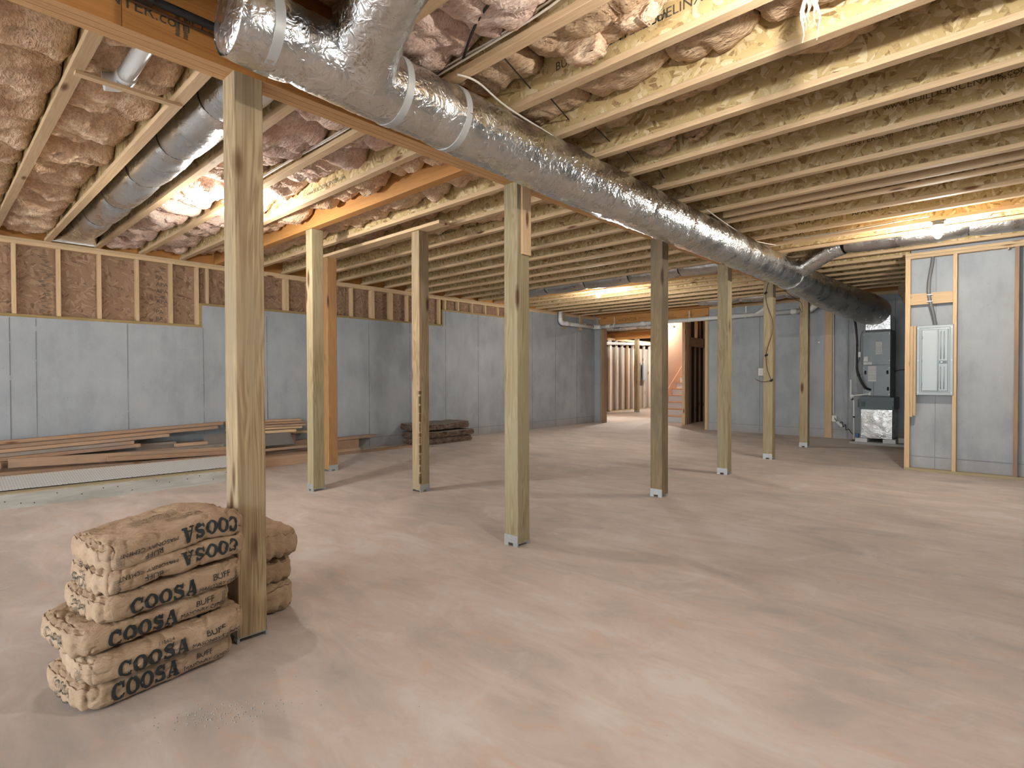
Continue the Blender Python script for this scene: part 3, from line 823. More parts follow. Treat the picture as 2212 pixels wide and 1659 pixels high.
AX = [(.90, -2.45, 2.838, .160), (1.5, -2.45, 2.832, .168), (2.2, -2.45, 2.822, .176), (2.75, -2.45, 2.812, .184), (3.4, -2.45, 2.804, .190), (5.0, -2.45, 2.802, .190), (7.0, -2.45, 2.80, .192),
      (8.4, -2.45, 2.80, .196), (9.2, -2.44, 2.785, .205), (10.0, -2.40, 2.735, .235), (10.8, -2.31, 2.68, .262), (11.5, -2.19, 2.625, .275), (12.1, -2.06, 2.575, .278), (12.45, -1.99, 2.545, .270), (12.62, -1.96, 2.53, .215), (12.68, -1.955, 2.525, .10), (12.69, -1.953, 2.524, .01)]
def ax(y):
    for a, b in zip(AX[:-1], AX[1:]):
        if a[0] <= y <= b[0]:
            t = (y - a[0])/(b[0] - a[0]); return [a[i] + (b[i]-a[i])*t for i in range(4)]
    return list(AX[0] if y < AX[0][0] else AX[-1])
duct = tag(empty('air_duct', (-2.45, 6, 2.8)), 'long silver foil-wrapped trunk duct beside the wooden girder', 'duct')
def UP(name, mb, m, label=None):
    o = mb.build(name, m); o.parent = duct; o.matrix_parent_inverse = Matrix.Translation((2.45, -6, -2.8))
    if label: o['label'] = label
    return o
joints = [.90, 1.18, 1.95, 2.62, 3.45, 4.28, 5.02, 5.85, 6.72, 7.5, 8.25, 9.05, 9.85, 10.7, 12.69]
for i, (a, b) in enumerate(zip(joints[:-1], joints[1:])):
    n = max(3, int((b - a)/.06)); ys = [a + (b-a)*j/n for j in range(n+1)]
    path = [(ax(y)[1], y, ax(y)[2]) for y in ys]; rs = [ax(y)[3] for y in ys]
    def rad(t, rs=rs, a=a, b=b, i=i):
        j = min(len(rs)-2, int(t*(len(rs)-1))); q = t*(len(rs)-1) - j; R = rs[j] + (rs[j+1]-rs[j])*q
        if i: R -= .010 * math.exp(-(t*(b-a)/.035)**2)
        return R + .006*math.sin(math.pi*t) + (.006 if i >= 3 else 0)*math.exp(-((1-t)*(b-a)/.06)**2)
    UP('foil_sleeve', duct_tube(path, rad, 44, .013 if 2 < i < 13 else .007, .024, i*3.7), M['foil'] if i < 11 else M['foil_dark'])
# flat end cap
cap = MB(); R0 = .160; prof = [(0.0, -.014), (.05, -.016), (.10, -.013), (.14, -.006), (.158, .006), (.1635, .03)]; nn = 44; vs = []
for pr, dy in prof:
    for k in range(nn):
        a = 2*math.pi*k/nn; vs.append((-2.45 + pr*math.cos(a), .90 + dy + .004*fbm(pr*20*math.cos(a), pr*20*math.sin(a), 3), 2.838 + pr*math.sin(a)))
fs = [(i*nn+k, i*nn+(k+1) % nn, (i+1)*nn+(k+1) % nn, (i+1)*nn+k) for i in range(len(prof)-1) for k in range(nn)]
UP('end_cap', MB().add(vs, fs, True), M['foil'])
for y in (1.05, 1.72, 2.12):
    x, z, R = ax(y)[1:]; UP('strap', ring_band((x, y, z), (0, 1, 0), R + .007, .042, .002), M['strap'], 'grey hanging strap')
for y, w in ((8.62, .03),):
    x, z, R = ax(y)[1:]; UP('strap', ring_band((x, y, z), (0, 1, 0), R + .010, w), M['strap'])
    UP('strap_tail', MB().obox((x + R + .012, y, z), (x + R + .02, y, 2.999), .003, .03, (0, 1, 0)), M['strap'])
# branch take-offs
bp = smooth_path([(-2.40, 1.49, 2.86), (-2.22, 1.45, 2.93), (-1.9, 1.40, 3.04), (-1.4, 1.38, 3.12), (-.6, 1.375, 3.14)], 6)
UP('branch_duct', duct_tube(bp, lambda t: .175 - .025*min(1, t*5) + .02*math.exp(-(t/.05)**2), 36, .011, .024, 2.2), M['foil'], 'short foil branch duct climbing into the joist bay')
bp = smooth_path([(-2.40, 8.74, 2.83), (-2.25, 8.62, 2.87), (-2.05, 8.46, 2.93), (-1.86, 8.37, 3.0), (-1.70, 8.34, 3.04)], 6)
UP('branch_duct', duct_tube(bp, lambda t: .135 - .02*t, 32, .007, .022, 5.1), M['foil'], 'stubby foil branch with a dark collar, near the far end')
UP('collar', ring_band((-1.72, 8.345, 3.036), (1, -.15, .2), .112, .05), M['black'], 'black clamp collar')

def flex_duct(name, y, z, R, x0, x1, secs, mat, label, dark=True, seed=0.0, dz=None, ztop=ZD):
    e = tag(empty(name, ((x0+x1)/2, y, z)), label, 'duct')
    def FP(nm, mb, m):
        o = mb.build(nm, m); o.parent = e; o.matrix_parent_inverse = Matrix.Translation((-(x0+x1)/2, -y, -z)); return o
    cuts = [x0 + (x1-x0)*i/secs for i in range(secs+1)]
    for i, (a, b) in enumerate(zip(cuts[:-1], cuts[1:])):
        n = 10; pts = []
        for j in range(n+1):
            x = a + (b-a)*j/n; pts.append((x, y, z - (dz(x) if dz else 0) - .02*math.sin(math.pi*j/n)))
        FP('foil_sleeve', duct_tube(pts, lambda t: R*(1 - .10*math.exp(-(t*(b-a)/.05)**2) - .10*math.exp(-((1-t)*(b-a)/.05)**2)), 32, .006, .025, seed + i*2.1), mat)
        if i and dark:
            FP('strap', ring_band((a, y, z - (dz(a) if dz else 0)), (1, 0, 0), R*.90, .018), M['black'])
    for i in range(1, secs, 2):
        FP('hanger', MB().box(cuts[i] + .3, cuts[i] + .303, y - .02, y + .02, z + R*.85, ztop), M['galv_dull'])
    return e, FP
ld, LP = flex_duct('flexible_duct', 1.372, 3.135, .160, -8.35, -2.95, 6, M['foil2'], 'silver round duct running in a joist bay left of the near post', True, 3.3)
bt = MB(); n = 24; vs = []
for i, x in enumerate((-8.34, -8.48, -8.62, -8.76)):        # register boot: round to rectangle
    for k in range(n):
        a = 2*math.pi*k/n; c, s = math.cos(a), math.sin(a); q = i/3
        e = max(abs(c), abs(s)); ry = .152*c*(1-q) + .215*c/e*q; rz = .152*s*(1-q) + .075*s/e*q
        vs.append((x, 1.372 + ry, 3.135 - .05*q + rz))
bt.add(vs, [(i*n+k, i*n+(k+1) % n, (i+1)*n+(k+1) % n, (i+1)*n+k) for i in range(3) for k in range(n)])
LP('register_boot', bt, M['foil2'])
LP('boot_flange', MB().box(-8.80, -8.755, 1.135, 1.60, 3.001, 3.012), M['galv'])
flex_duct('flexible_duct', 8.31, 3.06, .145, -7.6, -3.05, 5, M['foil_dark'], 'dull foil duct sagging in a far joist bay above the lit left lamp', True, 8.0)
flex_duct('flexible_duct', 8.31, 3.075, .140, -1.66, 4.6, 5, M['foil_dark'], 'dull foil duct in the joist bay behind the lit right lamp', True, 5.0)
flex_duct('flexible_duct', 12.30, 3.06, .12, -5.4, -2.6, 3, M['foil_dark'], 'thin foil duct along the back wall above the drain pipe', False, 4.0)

# ------------------------------------------------------------------ pipes and cables
def pipe_thing(name, label, cat, loc, parts):
    e = tag(empty(name, loc), label, cat)
    for nm, mb, m in parts:
        o = mb.build(nm, m); o.parent = e; o.matrix_parent_inverse = Matrix.Translation([-c for c in loc])
    return e
R4 = .052
def coup(p, t, R=R4, w=.1): 
    t = Vector(t).normalized(); p = Vector(p)
    return MB().tube([p - t*w/2, p - t*(w/2 - .004), p + t*(w/2 - .004), p + t*w/2], [R + .002, R + .008, R + .008, R + .002], 18)
pz = 2.705
parts = [('pipe', MB().tube([(-8.72, 11.33, 2.998), (-8.72, 11.33, 2.80)], R4, 18), M['pvc']),
         ('elbow', MB().tube(smooth_path([(-8.72, 11.33, 2.83), (-8.72, 11.34, 2.76), (-8.72, 11.40, 2.712), (-8.72, 11.47, pz)], 5), R4 + .008, 18), M['pvc_white']),
         ('pipe', MB().tube([(-8.72, 11.46, pz), (-8.70, 12.86, pz - .01)], R4, 18), M['pvc']),
         ('coupling', coup((-8.715, 11.62, pz), (0, 1, 0), w=.13), M['pvc']),
         ('elbow', MB().tube(smooth_path([(-8.70, 12.80, pz - .01), (-8.69, 12.88, pz - .01), (-8.63, 12.94, pz - .01), (-8.54, 12.95, pz - .01)], 5), R4 + .008, 18), M['pvc_white']),
         ('pipe', MB().tube([(-8.56, 12.95, pz - .01), (-3.30, 12.93, pz + .015)], R4, 18), M['pvc']),
         ('coupling', coup((-8.30, 12.95, pz - .01), (1, 0, 0), w=.14), M['pvc']), ('coupling', coup((-7.22, 12.945, pz), (1, 0, 0), w=.13), M['pvc']), ('coupling', coup((-3.55, 12.93, pz + .014), (1, 0, 0), w=.12), M['pvc']),
         ('elbow', MB().tube(smooth_path([(-3.34, 12.93, pz + .015), (-3.25, 12.93, pz + .02), (-3.17, 12.93, pz + .07), (-3.08, 12.93, pz + .16)], 5), R4 + .007, 18), M['pvc_white']),
         ('wye_pipe', MB().tube(smooth_path([(-4.35, 12.93, pz + .01), (-4.2, 12.93, pz + .10), (-4.1, 12.93, pz + .20), (-4.0, 12.93, 2.99)], 4), R4*.9, 16), M['pvc'])]
for x in (-8.10, -5.95, -4.58): parts.append(('hanger', MB().box(x - .008, x + .008, 12.944, 12.95, pz, 2.93), M['pvc_white']))
for x in (-8.10, -5.95, -4.58): parts.append(('clamp', MB().tube([(x - .014, 12.945, pz), (x + .014, 12.945, pz)], R4 + .006, 18), M['pvc']))
for y in (11.66, 12.40): parts.append(('clamp', MB().tube([(-8.714, y - .02, pz), (-8.714, y + .02, pz)], R4 + .007, 18), M['pvc_white']))
pipe_thing('drain_pipe', 'grey plastic drain pipe hung along the walls around the far corner', 'pipe', (-6, 12.95, pz), parts)
for y, zb, m, lb in ((11.60, 2.555, 'treated_z', 'pale wooden hanger stick beside the drain pipe elbow'), (12.36, 2.575, 'pine_z', 'orange wooden hanger stick behind the drain pipe near the corner')):
    tag(MB().box(XL + .004, XL + .042, y - .045, y + .045, zb, 2.998).build('hanger_stick', M[m]), lb, 'stick')
# short pipe in the near left bay with its strap and stick
pipe_thing('vent_pipe', 'white plastic pipe in a joist bay near the girder, held by a stick', 'pipe', (-3.4, .83, 3.05), [
    ('pipe', MB().tube([(-2.95, .83, 3.075), (-3.78, .83, 3.05)], .044, 18), M['pvc_white']),
    ('elbow', MB().tube(smooth_path([(-3.76, .83, 3.05), (-3.84, .83, 3.05), (-3.885, .80, 3.04), (-3.90, .74, 3.03)], 5), .052, 18), M['pvc_white']),
    ('strap', MB().tube([(-3.79, .83, 3.05), (-3.815, .83, 3.05)], .050, 18), M['white']),
    ('strap_tail', MB().box(-3.812, -3.808, .79, .815, 2.985, 3.10), M['white'])])
tag(MB().obox((-3.82, .60, 2.990), (-3.82, 1.12, 2.990), .045, .018).build('hanger_stick', M['pine_y']), 'thin pine stick bridging two joists under the white pipe', 'stick')
def cable(name, pts, R, m, label, cat='cable', k=6, n=7, group=None):
    return tag(MB().tube(smooth_path(pts, k), R, n).build(name, M[m]), label, cat, group)
cable('cable', [(-2.30, 2.05, 2.995), (-2.26, 2.17, 2.985), (-2.34, 2.5, 2.99), (-2.39, 3.0, 2.995), (-2.425, 3.6, 2.992), (-2.45, 4.2, 2.998), (-2.50, 5.0, 2.996), (-2.40, 5.3, 3.0)], .006, 'cable', 'white cable draped along the top of the trunk duct')
cable('cable', [(-2.30, 5.4, 2.99), (-2.36, 6.2, 2.985), (-2.40, 7.0, 2.993), (-2.28, 7.5, 2.997)], .006, 'cable', 'white cable strung under the joists beside the far duct')
for i, dz in enumerate((0, .014)):
    cable('cable', [(-2.75, 2.085 - .037, 3.045 + dz), (-2.3, 2.085 - .037, 3.05 + dz*1.6), (-2.0, 2.04, 3.046 + dz), (-1.7, 2.048, 3.06 + dz*2), (-1.3, 2.05, 3.10 + dz), (-.6, 2.05, 3.10 + dz*1.5)], .006, 'cable',
          'upper of two white cables stapled along a joist right of the duct' if i else 'lower of two white cables stapled along a joist right of the duct')
    cable('cable', [(-2.95, 2.045, 3.06 + dz), (-3.6, 2.052, 3.045 + dz), (-4.3, 2.045, 3.05 + dz*.6), (-5.0, 2.05, 3.05 + dz), (-5.78, 2.05, 3.04 + dz)], .006, 'cable',
          'upper of two white cables on a joist left of the girder' if i else 'lower of two white cables on a joist left of the girder')
    cable('cable', [(-2.2, 7.52 + .0, 3.05 + dz), (-1.6, 7.50, 3.03 + dz), (-1.0, 7.49, 3.045 + dz*1.5), (-.70, 7.45, 3.04 + dz)], .005, 'cable',
          'upper white cable leading to the lit right lamp' if i else 'lower white cable leading to the lit right lamp')
cable('refrigerant_line', [(-2.755, -.6, 2.955), (-2.752, .3, 2.942), (-2.75, .75, 2.938), (-2.742, 1.15, 2.932)], .019, 'black', 'black insulated line on the girder beside the duct end', 'pipe')
tag(MB().box(-2.784, -2.722, .62, .70, 2.915, 2.968, .006).build('line_coupling', M['black']), 'black sleeve clamped on the insulated line near the girder stencil', 'pipe fitting')
cable('refrigerant_line', [(-2.772, -.5, 2.905), (-2.776, .5, 2.915), (-2.776, 1.2, 2.905)], .006, 'copper', 'thin bare copper line under the black insulated line', 'pipe')
cable('black_cable', [(-1.45, 1.72, 3.03), (-1.9, 1.85, 3.05), (-2.25, 2.05, 3.06)], .007, 'black', 'black cable crossing pink insulation beside the branch duct', group=None)
for i in range(7):
    k = 4 + i; xs = [(-2.05, -2.222), (-2.133, -2.295), (-2.155, -2.28), (-2.19, -2.347), (-2.19, -2.341), (-2.17, -2.291), (-2.12, -2.243)][i]
    MBx = MB().tube([(xs[0], JY(k-1) - .02, 3.06), (xs[1], JY(k) - .038, 3.097)], .0045, 6)
    tag(MBx.build('support_rod', M['black']), '%s black wire rod bracing the joist bays beside the duct' % ORD[i], 'rod', 'black rods across the joist bays')

# ------------------------------------------------------------------ ceiling lamps with bare bulbs (the room's light; some are unseen additions)
def lamp(x, y, label, box=True, z=3.0, power=1.0):
    e = tag(empty('bare_bulb_lamp', (x, y, z)), label, 'lamp', 'bare bulb lamps under the joists')
    if box: MB().lathe([(0, .0), (.05, .0), (.05, -.045), (0, -.045)], 18).build('junction_box', M['box_grey'], e)
    o = -.045 if box else 0
    MB().lathe([(0, o), (.058, o), (.058, o - .008), (.045, o - .018), (.026, o - .026), (.024, o - .045), (0, o - .045)], 20).build('lamp_holder', M['porcelain'], e)
    MB().lathe([(.013, o - .045), (.016, o - .058), (.028, o - .078), (.036, o - .100), (.0355, o - .118), (.026, o - .138), (.012, o - .147), (0, o - .148)], 18).build('bulb', M['bulb'], e)
    ld_ = bpy.data.lights.new('bulb_light', 'POINT'); ld_.energy = LAMP_W*power; ld_.color = (1.0, .95, .88); ld_.shadow_soft_size = .03
    lo_ = bpy.data.objects.new('bulb_light', ld_); lo_.location = (0, 0, o - .19); link(lo_, e)
    return e
lamp(-.63, 7.552, 'lit bare bulb under the joists at right, above the breaker panel')
lamp(-6.02, 9.04, 'lit bare bulb hanging before the far opening', False)
lamp(-5.60, 2.096, 'lit bare bulb hidden behind the nearest post', True, 3.0, .75)
lamp(-.45, 2.096, 'lit bare bulb just above the top of the view', True, 3.0, .75)
lamp(-5.6, -3.36, 'added fill bulb, unseen behind the camera on the left', True, 3.0, .7)  # unseen bulb, added to light the floor and bag fronts
lamp(-.5, -3.36, 'added fill bulb, unseen behind the camera on the right')  # second unseen addition, fills from the camera side
lamp(-9.0, 15.5, 'added unseen bulb brightening the room beyond the opening', True, 3.3, 3.0)  # added to brighten the far room, kept out of view above the header
lamp(-7.2, 15.3, 'added unseen bulb brightening the staircase', True, 3.3, .9)  # added to brighten the peach wall, in place of light from upstairs
lamp(-9.4, 19.6, 'added unseen bulb brightening the far stud wall', True, 3.3, 3.0)  # another hidden addition, brightens the far studs
# ------------------------------------------------------------------ air handler
HY = 12.35; HX0, HX1 = -2.17, -1.72
hv = tag(empty('air_handler', (-1.95, 12.6, 0)), 'dark grey upright air handler with foil plenums in the alcove', 'furnace')
def HP(name, mb, m, parent=None, label=None):
    o = mb.build(name, M[m]); o.parent = parent or hv
    o.matrix_parent_inverse = Matrix.Translation((1.95, -12.6, 0)) if parent is None else Matrix()
    if label: o['label'] = label
    return o
def puff_box(x0, x1, y0, y1, z0, z1, amp, n=14, seed=0.0):
    mb = MB()
    for ax_, sgn in ((0, 1), (0, -1), (1, 1), (1, -1), (2, 1)):
        vs = []; fs = []; lo = (x0, y0, z0); hi = (x1, y1, z1); a, b = [(1, 2), (2, 0), (0, 1)][ax_]
        for j in range(n+1):
            for i in range(n+1):
                s, t = i/n, j/n; p = [0, 0, 0]; p[a] = lo[a]+(hi[a]-lo[a])*s; p[b] = lo[b]+(hi[b]-lo[b])*t
                bl = (math.sin(math.pi*s)*math.sin(math.pi*t))**.5
                p[ax_] = (hi if sgn > 0 else lo)[ax_] + sgn*amp*bl*(.6 + .9*fbm(s*3 + seed, t*3, ax_*3.1))
                vs.append(tuple(p))
        for j in range(n):
            for i in range(n):
                q = j*(n+1)+i; f = (q, q+1, q+n+2, q+n+1); fs.append(f if sgn > 0 else f[::-1])
        mb.add(vs, fs, True)
    return mb
HP('pad', MB().box(-2.36, -1.48, 12.22, 13.0, 0, .045, .004), 'cement_pad')
HP('foam_block', MB().box(-2.27, -2.07, 12.25, 12.5, .045, .115, .004), 'foam')
HP('foam_block', MB().box(-1.82, -1.62, 12.25, 12.5, .045, .115, .004), 'foam')
HP('foam_block', MB().box(-1.61, -1.50, 12.5, 12.7, .045, .135, .004), 'foam')
HP('return_plenum', puff_box(-2.19, -1.69, HY, 12.92, .116, .665, .012, 18, 2.0), 'foil_dark', None, 'foil-wrapped return plenum')
fb = HP('filter_box', MB().box(-2.215, -1.66, HY - .025, 12.95, .667, .905, .012), 'filter', None, 'dark green-grey filter box')
HP('filter_latch', MB().box(-2.18, -2.12, HY - .03, HY - .024, .72, .82, .004), 'cab_dark', fb)
HP('filter_handle', MB().tube([(-1.675, HY - .03, .70), (-1.675, HY - .03, .83)], .008, 8), 'galv', fb)
HP('filter_door', MB().box(-2.245, -2.216, HY + .0, 12.8, .70, .86, .004), 'cab_dark', fb)
cb = HP('cabinet', MB().box(HX0, HX1, HY + .012, 12.93, .906, 2.145, .006), 'cab_dark')
up = HP('upper_door', MB().box(HX0 + .003, HX1 - .003, HY, HY + .012, 1.522, 2.143, .004), 'cab')
lw = HP('lower_door', MB().box(HX0 + .003, HX1 - .003, HY, HY + .012, .935, 1.512, .004), 'cab')
HP('side_panel', MB().box(HX1, HX1 + .004, HY + .03, 12.9, .95, 2.1), 'cab_dark')
HP('access_panel', MB().box(-2.125, -1.985, HY - .006, HY, .94, 1.18, .003), 'cab', lw)
for (x0, x1, z0, z1) in ((-1.957, -1.854, 1.721, 1.96), (-2.149, -2.08, 1.589, 1.68), (-2.151, -2.018, 1.525, 1.574)):
    HP('label', MB().box(x0, x1, HY - .002, HY, z0, z1), 'paper', up)
l4 = HP('label', MB().box(-2.08, -1.943, HY - .002, HY, 1.205, 1.496), 'paper', lw)
def print_lines(x0, x1, z0, z1, seed, parent, y):
    r = random.Random(seed); mb = MB(); z = z1 - .012
    while z > z0 + .01:
        x = x0 + .008
        while x < x1 - .015:
            w = r.uniform(.006, .03); mb.box(x, min(x + w, x1 - .008), y - .0012, y - .0006, z, z + .003); x += w + r.uniform(.003, .012)
        z -= r.choice((.009, .011, .02))
    HP('print', mb, 'ink_soft', parent)
print_lines(-2.08, -1.943, 1.23, 1.49, 1, lw, HY - .0015); print_lines(-1.957, -1.854, 1.73, 1.95, 2, up, HY - .0015); print_lines(-2.151, -2.018, 1.53, 1.57, 3, up, HY - .0015)
for x, z in ((-2.122, 1.375), (-1.769, 1.378), (-1.758, 1.067)):
    HP('knob', MB().tube([(x, HY, z - .022), (x, HY - .012, z - .018), (x, HY - .016, z), (x, HY - .012, z + .018), (x, HY, z + .022)], .016, 10), 'black', lw)
for x in (HX0 + .02, HX1 - .02):
    for z, pr in ((2.10, up), (1.60, up), (1.46, lw), (.96, lw)): HP('screw', MB().tube([(x, HY - .004, z), (x, HY, z)], .006, 8), 'galv', pr)
HP('collar', MB().box(-2.13, -1.725, HY + .01, 12.9, 2.146, 2.19, .004), 'cab_dark')
HP('supply_plenum', puff_box(-2.125, -1.73, HY + .015, 12.9, 2.19, 2.45, .008, 10, 5.0), 'foil', None, 'foil-wrapped supply plenum')
# its pipes and cords
hose = smooth_path([(-2.40, 12.30, 2.60), (-2.35, 12.27, 2.50), (-2.28, 12.24, 2.35), (-2.245, 12.22, 2.03), (-2.242, 12.21, 1.73), (-2.232, 12.21, 1.43), (-2.17, 12.23, 1.21), (-2.10, 12.27, 1.08), (-2.035, 12.34, 1.045)], 7)
hs = tag(MB().tube(hose, .022, 10).build('suction_hose', M['black']), 'black insulated hose curving down to the air handler', 'hose')
for i in (24, 38): 
    p = hose[i]; MB().tube([p - Vector((0, 0, .018)), p + Vector((0, 0, .018))], .027, 10).build('clamp', M['black'], hs)
MB().tube(smooth_path([(-2.31, 12.25, 2.40), (-2.262, 12.20, 2.0), (-2.26, 12.19, 1.6), (-2.25, 12.19, 1.3), (-2.16, 12.24, 1.09), (-2.12, 12.33, 1.05)], 6), .006, 6).build('liquid_line', M['galv_dull'], hs)
pipe_thing('condensate_pipe', 'thin white condensate pipe standing left of the air handler', 'pipe', (-2.33, 12.30, 0), [
    ('pipe', MB().tube([(-2.352, 12.30, .89), (-2.352, 12.30, 1.24)], .013, 10), M['pvc_white']),
    ('tee', MB().tube([(-2.345, 12.30, .87), (-2.345, 12.30, .95)], .019, 10).tube([(-2.345, 12.30, .92), (-2.29, 12.30, .925)], .019, 10), M['pvc_white']),
    ('pipe', MB().tube([(-2.32, 12.30, .925), (-2.04, 12.33, .965)], .012, 10), M['pvc_white']),
    ('elbow', MB().tube([(-2.06, 12.33, .945), (-2.03, 12.345, .99)], .020, 10), M['pvc_white']),
    ('pipe', MB().tube([(-2.315, 12.30, .87), (-2.30, 12.30, .80), (-2.297, 12.30, .06)], .012, 10), M['pvc_white']),
    ('clip', MB().tube([(-2.299, 12.30, .50), (-2.299, 12.30, .53)], .018, 10), M['black']),
    ('cap', MB().tube([(-2.332, 12.295, .86), (-2.31, 12.29, .845)], .021, 10), M['black']),
    ('foot', MB().box(-2.33, -2.27, 12.26, 12.33, .0455, .075, .005), M['black'])])
tag(MB().box(-2.265, -2.215, 12.26, 12.34, .115, .20, .006).build('condensate_pump', M['blue']), 'small blue pump beside the foil return plenum', 'pump')
e = tag(empty('disconnect_box', (-2.215, 12.28, 1.72)), 'small white wire box on the hose left of the air handler', 'wire box')
MB().box(-.02, .025, .0, .04, -.05, .05, .004).build('box', M['white'], e)
cable('cable', [(-2.20, 12.27, 1.68), (-2.22, 12.25, 1.58), (-2.25, 12.22, 1.50)], .005, 'black', 'short black wire below the white wire box')
cable('cable', [(-2.15, 12.33, 2.18), (-2.19, 12.31, 2.10), (-2.20, 12.30, 1.90), (-2.195, 12.29, 1.77)], .004, 'black', 'thin black wire looping from the cabinet top to the wire box')
cable('conduit', [(-1.45, 12.9, 2.95), (-1.45, 12.9, 2.3), (-1.45, 12.9, 1.9), (-1.42, 12.85, 1.75), (-1.36, 12.6, 1.66), (-1.12, 12.2, 1.62)], .016, 'conduit', 'dark conduit bending along the alcove wall behind the air handler', 'conduit')
cable('cable', [(-1.72, 12.8, 1.40), (-1.55, 12.8, 1.43), (-1.35, 12.8, 1.40), (-1.12, 12.7, 1.37)], .008, 'black', 'black cable crossing the alcove to the right of the cabinet')
# outlets
def outlet(x, z, label, w=.075, h=.115, thick=.05):
    e = tag(empty('wall_outlet', (x, YB, z)), label, 'outlet')
    MB().box(-w/2, w/2, -thick, -.001, -h/2, h/2, .004).build('box', M['white'], e)
    pl = MB().box(-w/2 - .004, w/2 + .004, -thick - .005, -thick, -h/2 - .004, h/2 + .004, .002).build('cover', M['white'], e)
    for q in (-.028, .028): MB().box(-.016, .016, -thick - .0075, -thick - .005, q - .017, q + .017, .003).build('socket', M['paper'], pl)
    return e
outlet(-2.79, .415, 'white outlet with a plugged cord near the air handler')
outlet(-4.27, 1.405, 'white thermostat box on the back wall beside the wired post', .10, .16)
cable('cable', [(-2.775, 12.99, .43), (-2.75, 12.94, .40), (-2.68, 12.92, .33), (-2.62, 12.90, .36), (-2.60, 12.90, .26), (-2.56, 12.90, .31), (-2.55, 12.90, .20), (-2.50, 12.88, .22), (-2.44, 12.82, .16), (-2.36, 12.6, .14), (-2.30, 12.36, .12)], .007, 'black', 'black coiled cord from the outlet towards the air handler', k=8)
tag(MB().obox((-2.72, 12.93, .36), (-2.62, 12.92, .27), .03, .05).build('adapter', M['foam']), 'grey cord adapter hanging below the outlet', 'adapter')
cable('cable', [(-2.808, 13.04, .48), (-2.812, 13.03, 1.0), (-2.815, 13.03, 1.8), (-2.82, 13.03, 2.9)], .009, 'pvc', 'grey cable running up beside the orange stud')
# thermostat wire on the fifth post
cable('cable', [(-2.86, 9.055, 2.78), (-2.90, 9.052, 2.60), (-2.87, 9.050, 2.40), (-2.80, 9.045, 2.20), (-2.795, 9.045, 2.0), (-2.86, 9.045, 1.78), (-2.89, 9.045, 1.62), (-2.87, 9.045, 1.42), (-2.83, 9.045, 1.30), (-2.80, 9.045, 1.24)], .005, 'copper', 'brown thermostat wire dangling down a post')
cable('cable', [(-2.80, 9.05, 1.24), (-2.92, 9.04, 1.22), (-3.0, 9.10, 1.23), (-3.1, 9.2, 1.26)], .005, 'copper', 'loose brown wire end sticking out beside the wired post')
for z, x in ((1.64, -2.885), (1.245, -2.805), (2.62, -2.90)):
    tag(MB().tube([(x - .02, 9.048, z - .01), (x + .02, 9.045, z + .01)], .016, 8).build('tape_knot', M['black']), {1.64: 'middle black tape knot on the brown post wire', 1.245: 'lowest black tape knot on the brown post wire', 2.62: 'highest black tape knot on the brown post wire'}[z], 'tape')
cable('cable', [(-2.70, 9.35, 2.66), (-2.62, 9.6, 2.55), (-2.58, 9.8, 2.50), (-2.60, 9.9, 2.36), (-2.63, 9.85, 2.46)], .004, 'copper', 'brown wire tangle hanging under the far duct')

# ------------------------------------------------------------------ breaker panel on the partition
bp_ = tag(empty('breaker_panel', (-.80, YR, 1.5)), 'grey-blue metal breaker panel mounted between studs', 'electrical panel')
def EP(name, mb, m, parent=None):
    o = mb.build(name, M[m]); o.parent = parent or bp_; o.matrix_parent_inverse = Matrix.Translation((.80, -YR, -1.5)) if parent is None else Matrix()
    return o
EP('enclosure', MB().box(-.975, -.625, YR - .01, YR + .085, 1.07, 1.97), 'panel')
tr = MB(); x0, x1, z0, z1 = -1.0, -.60, 1.045, 1.995        # pressed cover with stepped rim
def frame(mb, x0, x1, z0, z1, y0, ins, dy):
    a = [(x0, y0, z0), (x1, y0, z0), (x1, y0, z1), (x0, y0, z1)]
    b = [(x0+ins, y0+dy, z0+ins), (x1-ins, y0+dy, z0+ins), (x1-ins, y0+dy, z1-ins), (x0+ins, y0+dy, z1-ins)]
    mb.add(a + b, [(i, (i+1) % 4, 4 + (i+1) % 4, 4+i) for i in range(4)])
frame(tr, x0, x1, z0, z1, YR + .0, .006, -.022); frame(tr, x0+.006, x1-.006, z0+.006, z1-.006, YR - .022, .03, -.001)
frame(tr, x0+.036, x1-.036, z0+.036, z1-.036, YR - .023, .006, .007); frame(tr, x0+.042, x1-.042, z0+.042, z1-.042, YR - .016, .014, -.002)
frame(tr, x0+.056, x1-.056, z0+.056, z1-.056, YR - .018, .008, -.008)
tr.add([(x0+.064, YR-.026, z0+.064), (x1-.064, YR-.026, z0+.064), (x1-.064, YR-.026, z1-.064), (x0+.064, YR-.026, z1-.064)], [(0, 1, 2, 3)])
cv = EP('cover', tr, 'panel')
dr = EP('door', MB().box(-.934, -.775, YR - .029, YR - .0262, 1.112, 1.928, .002), 'panel_hi')
for x in (-.735, -.70):
    for za, zb in ((1.13, 1.43), (1.53, 1.905)):
        EP('rib', MB().tube([(x, YR - .026, za), (x, YR - .026, zb)], .007, 8), 'panel', cv)
EP('rib', MB().tube([(-.762, YR - .026, 1.11), (-.762, YR - .026, 1.93)], .006, 8), 'panel', cv)
lt = EP('latch', MB().box(-.752, -.668, YR - .033, YR - .026, 1.475, 1.51, .003), 'panel_dark')
EP('latch_button', MB().box(-.735, -.715, YR - .036, YR - .033, 1.483, 1.503, .002), 'paper', lt)
EP('badge', MB().box(-.75, -.67, YR - .028, YR - .0262, 1.512, 1.545, .002), 'panel_hi', cv)
EP('badge_ring', MB().tube([(-.725, YR - .0285, 1.528), (-.725, YR - .030, 1.528)], .010, 14), 'panel', cv)
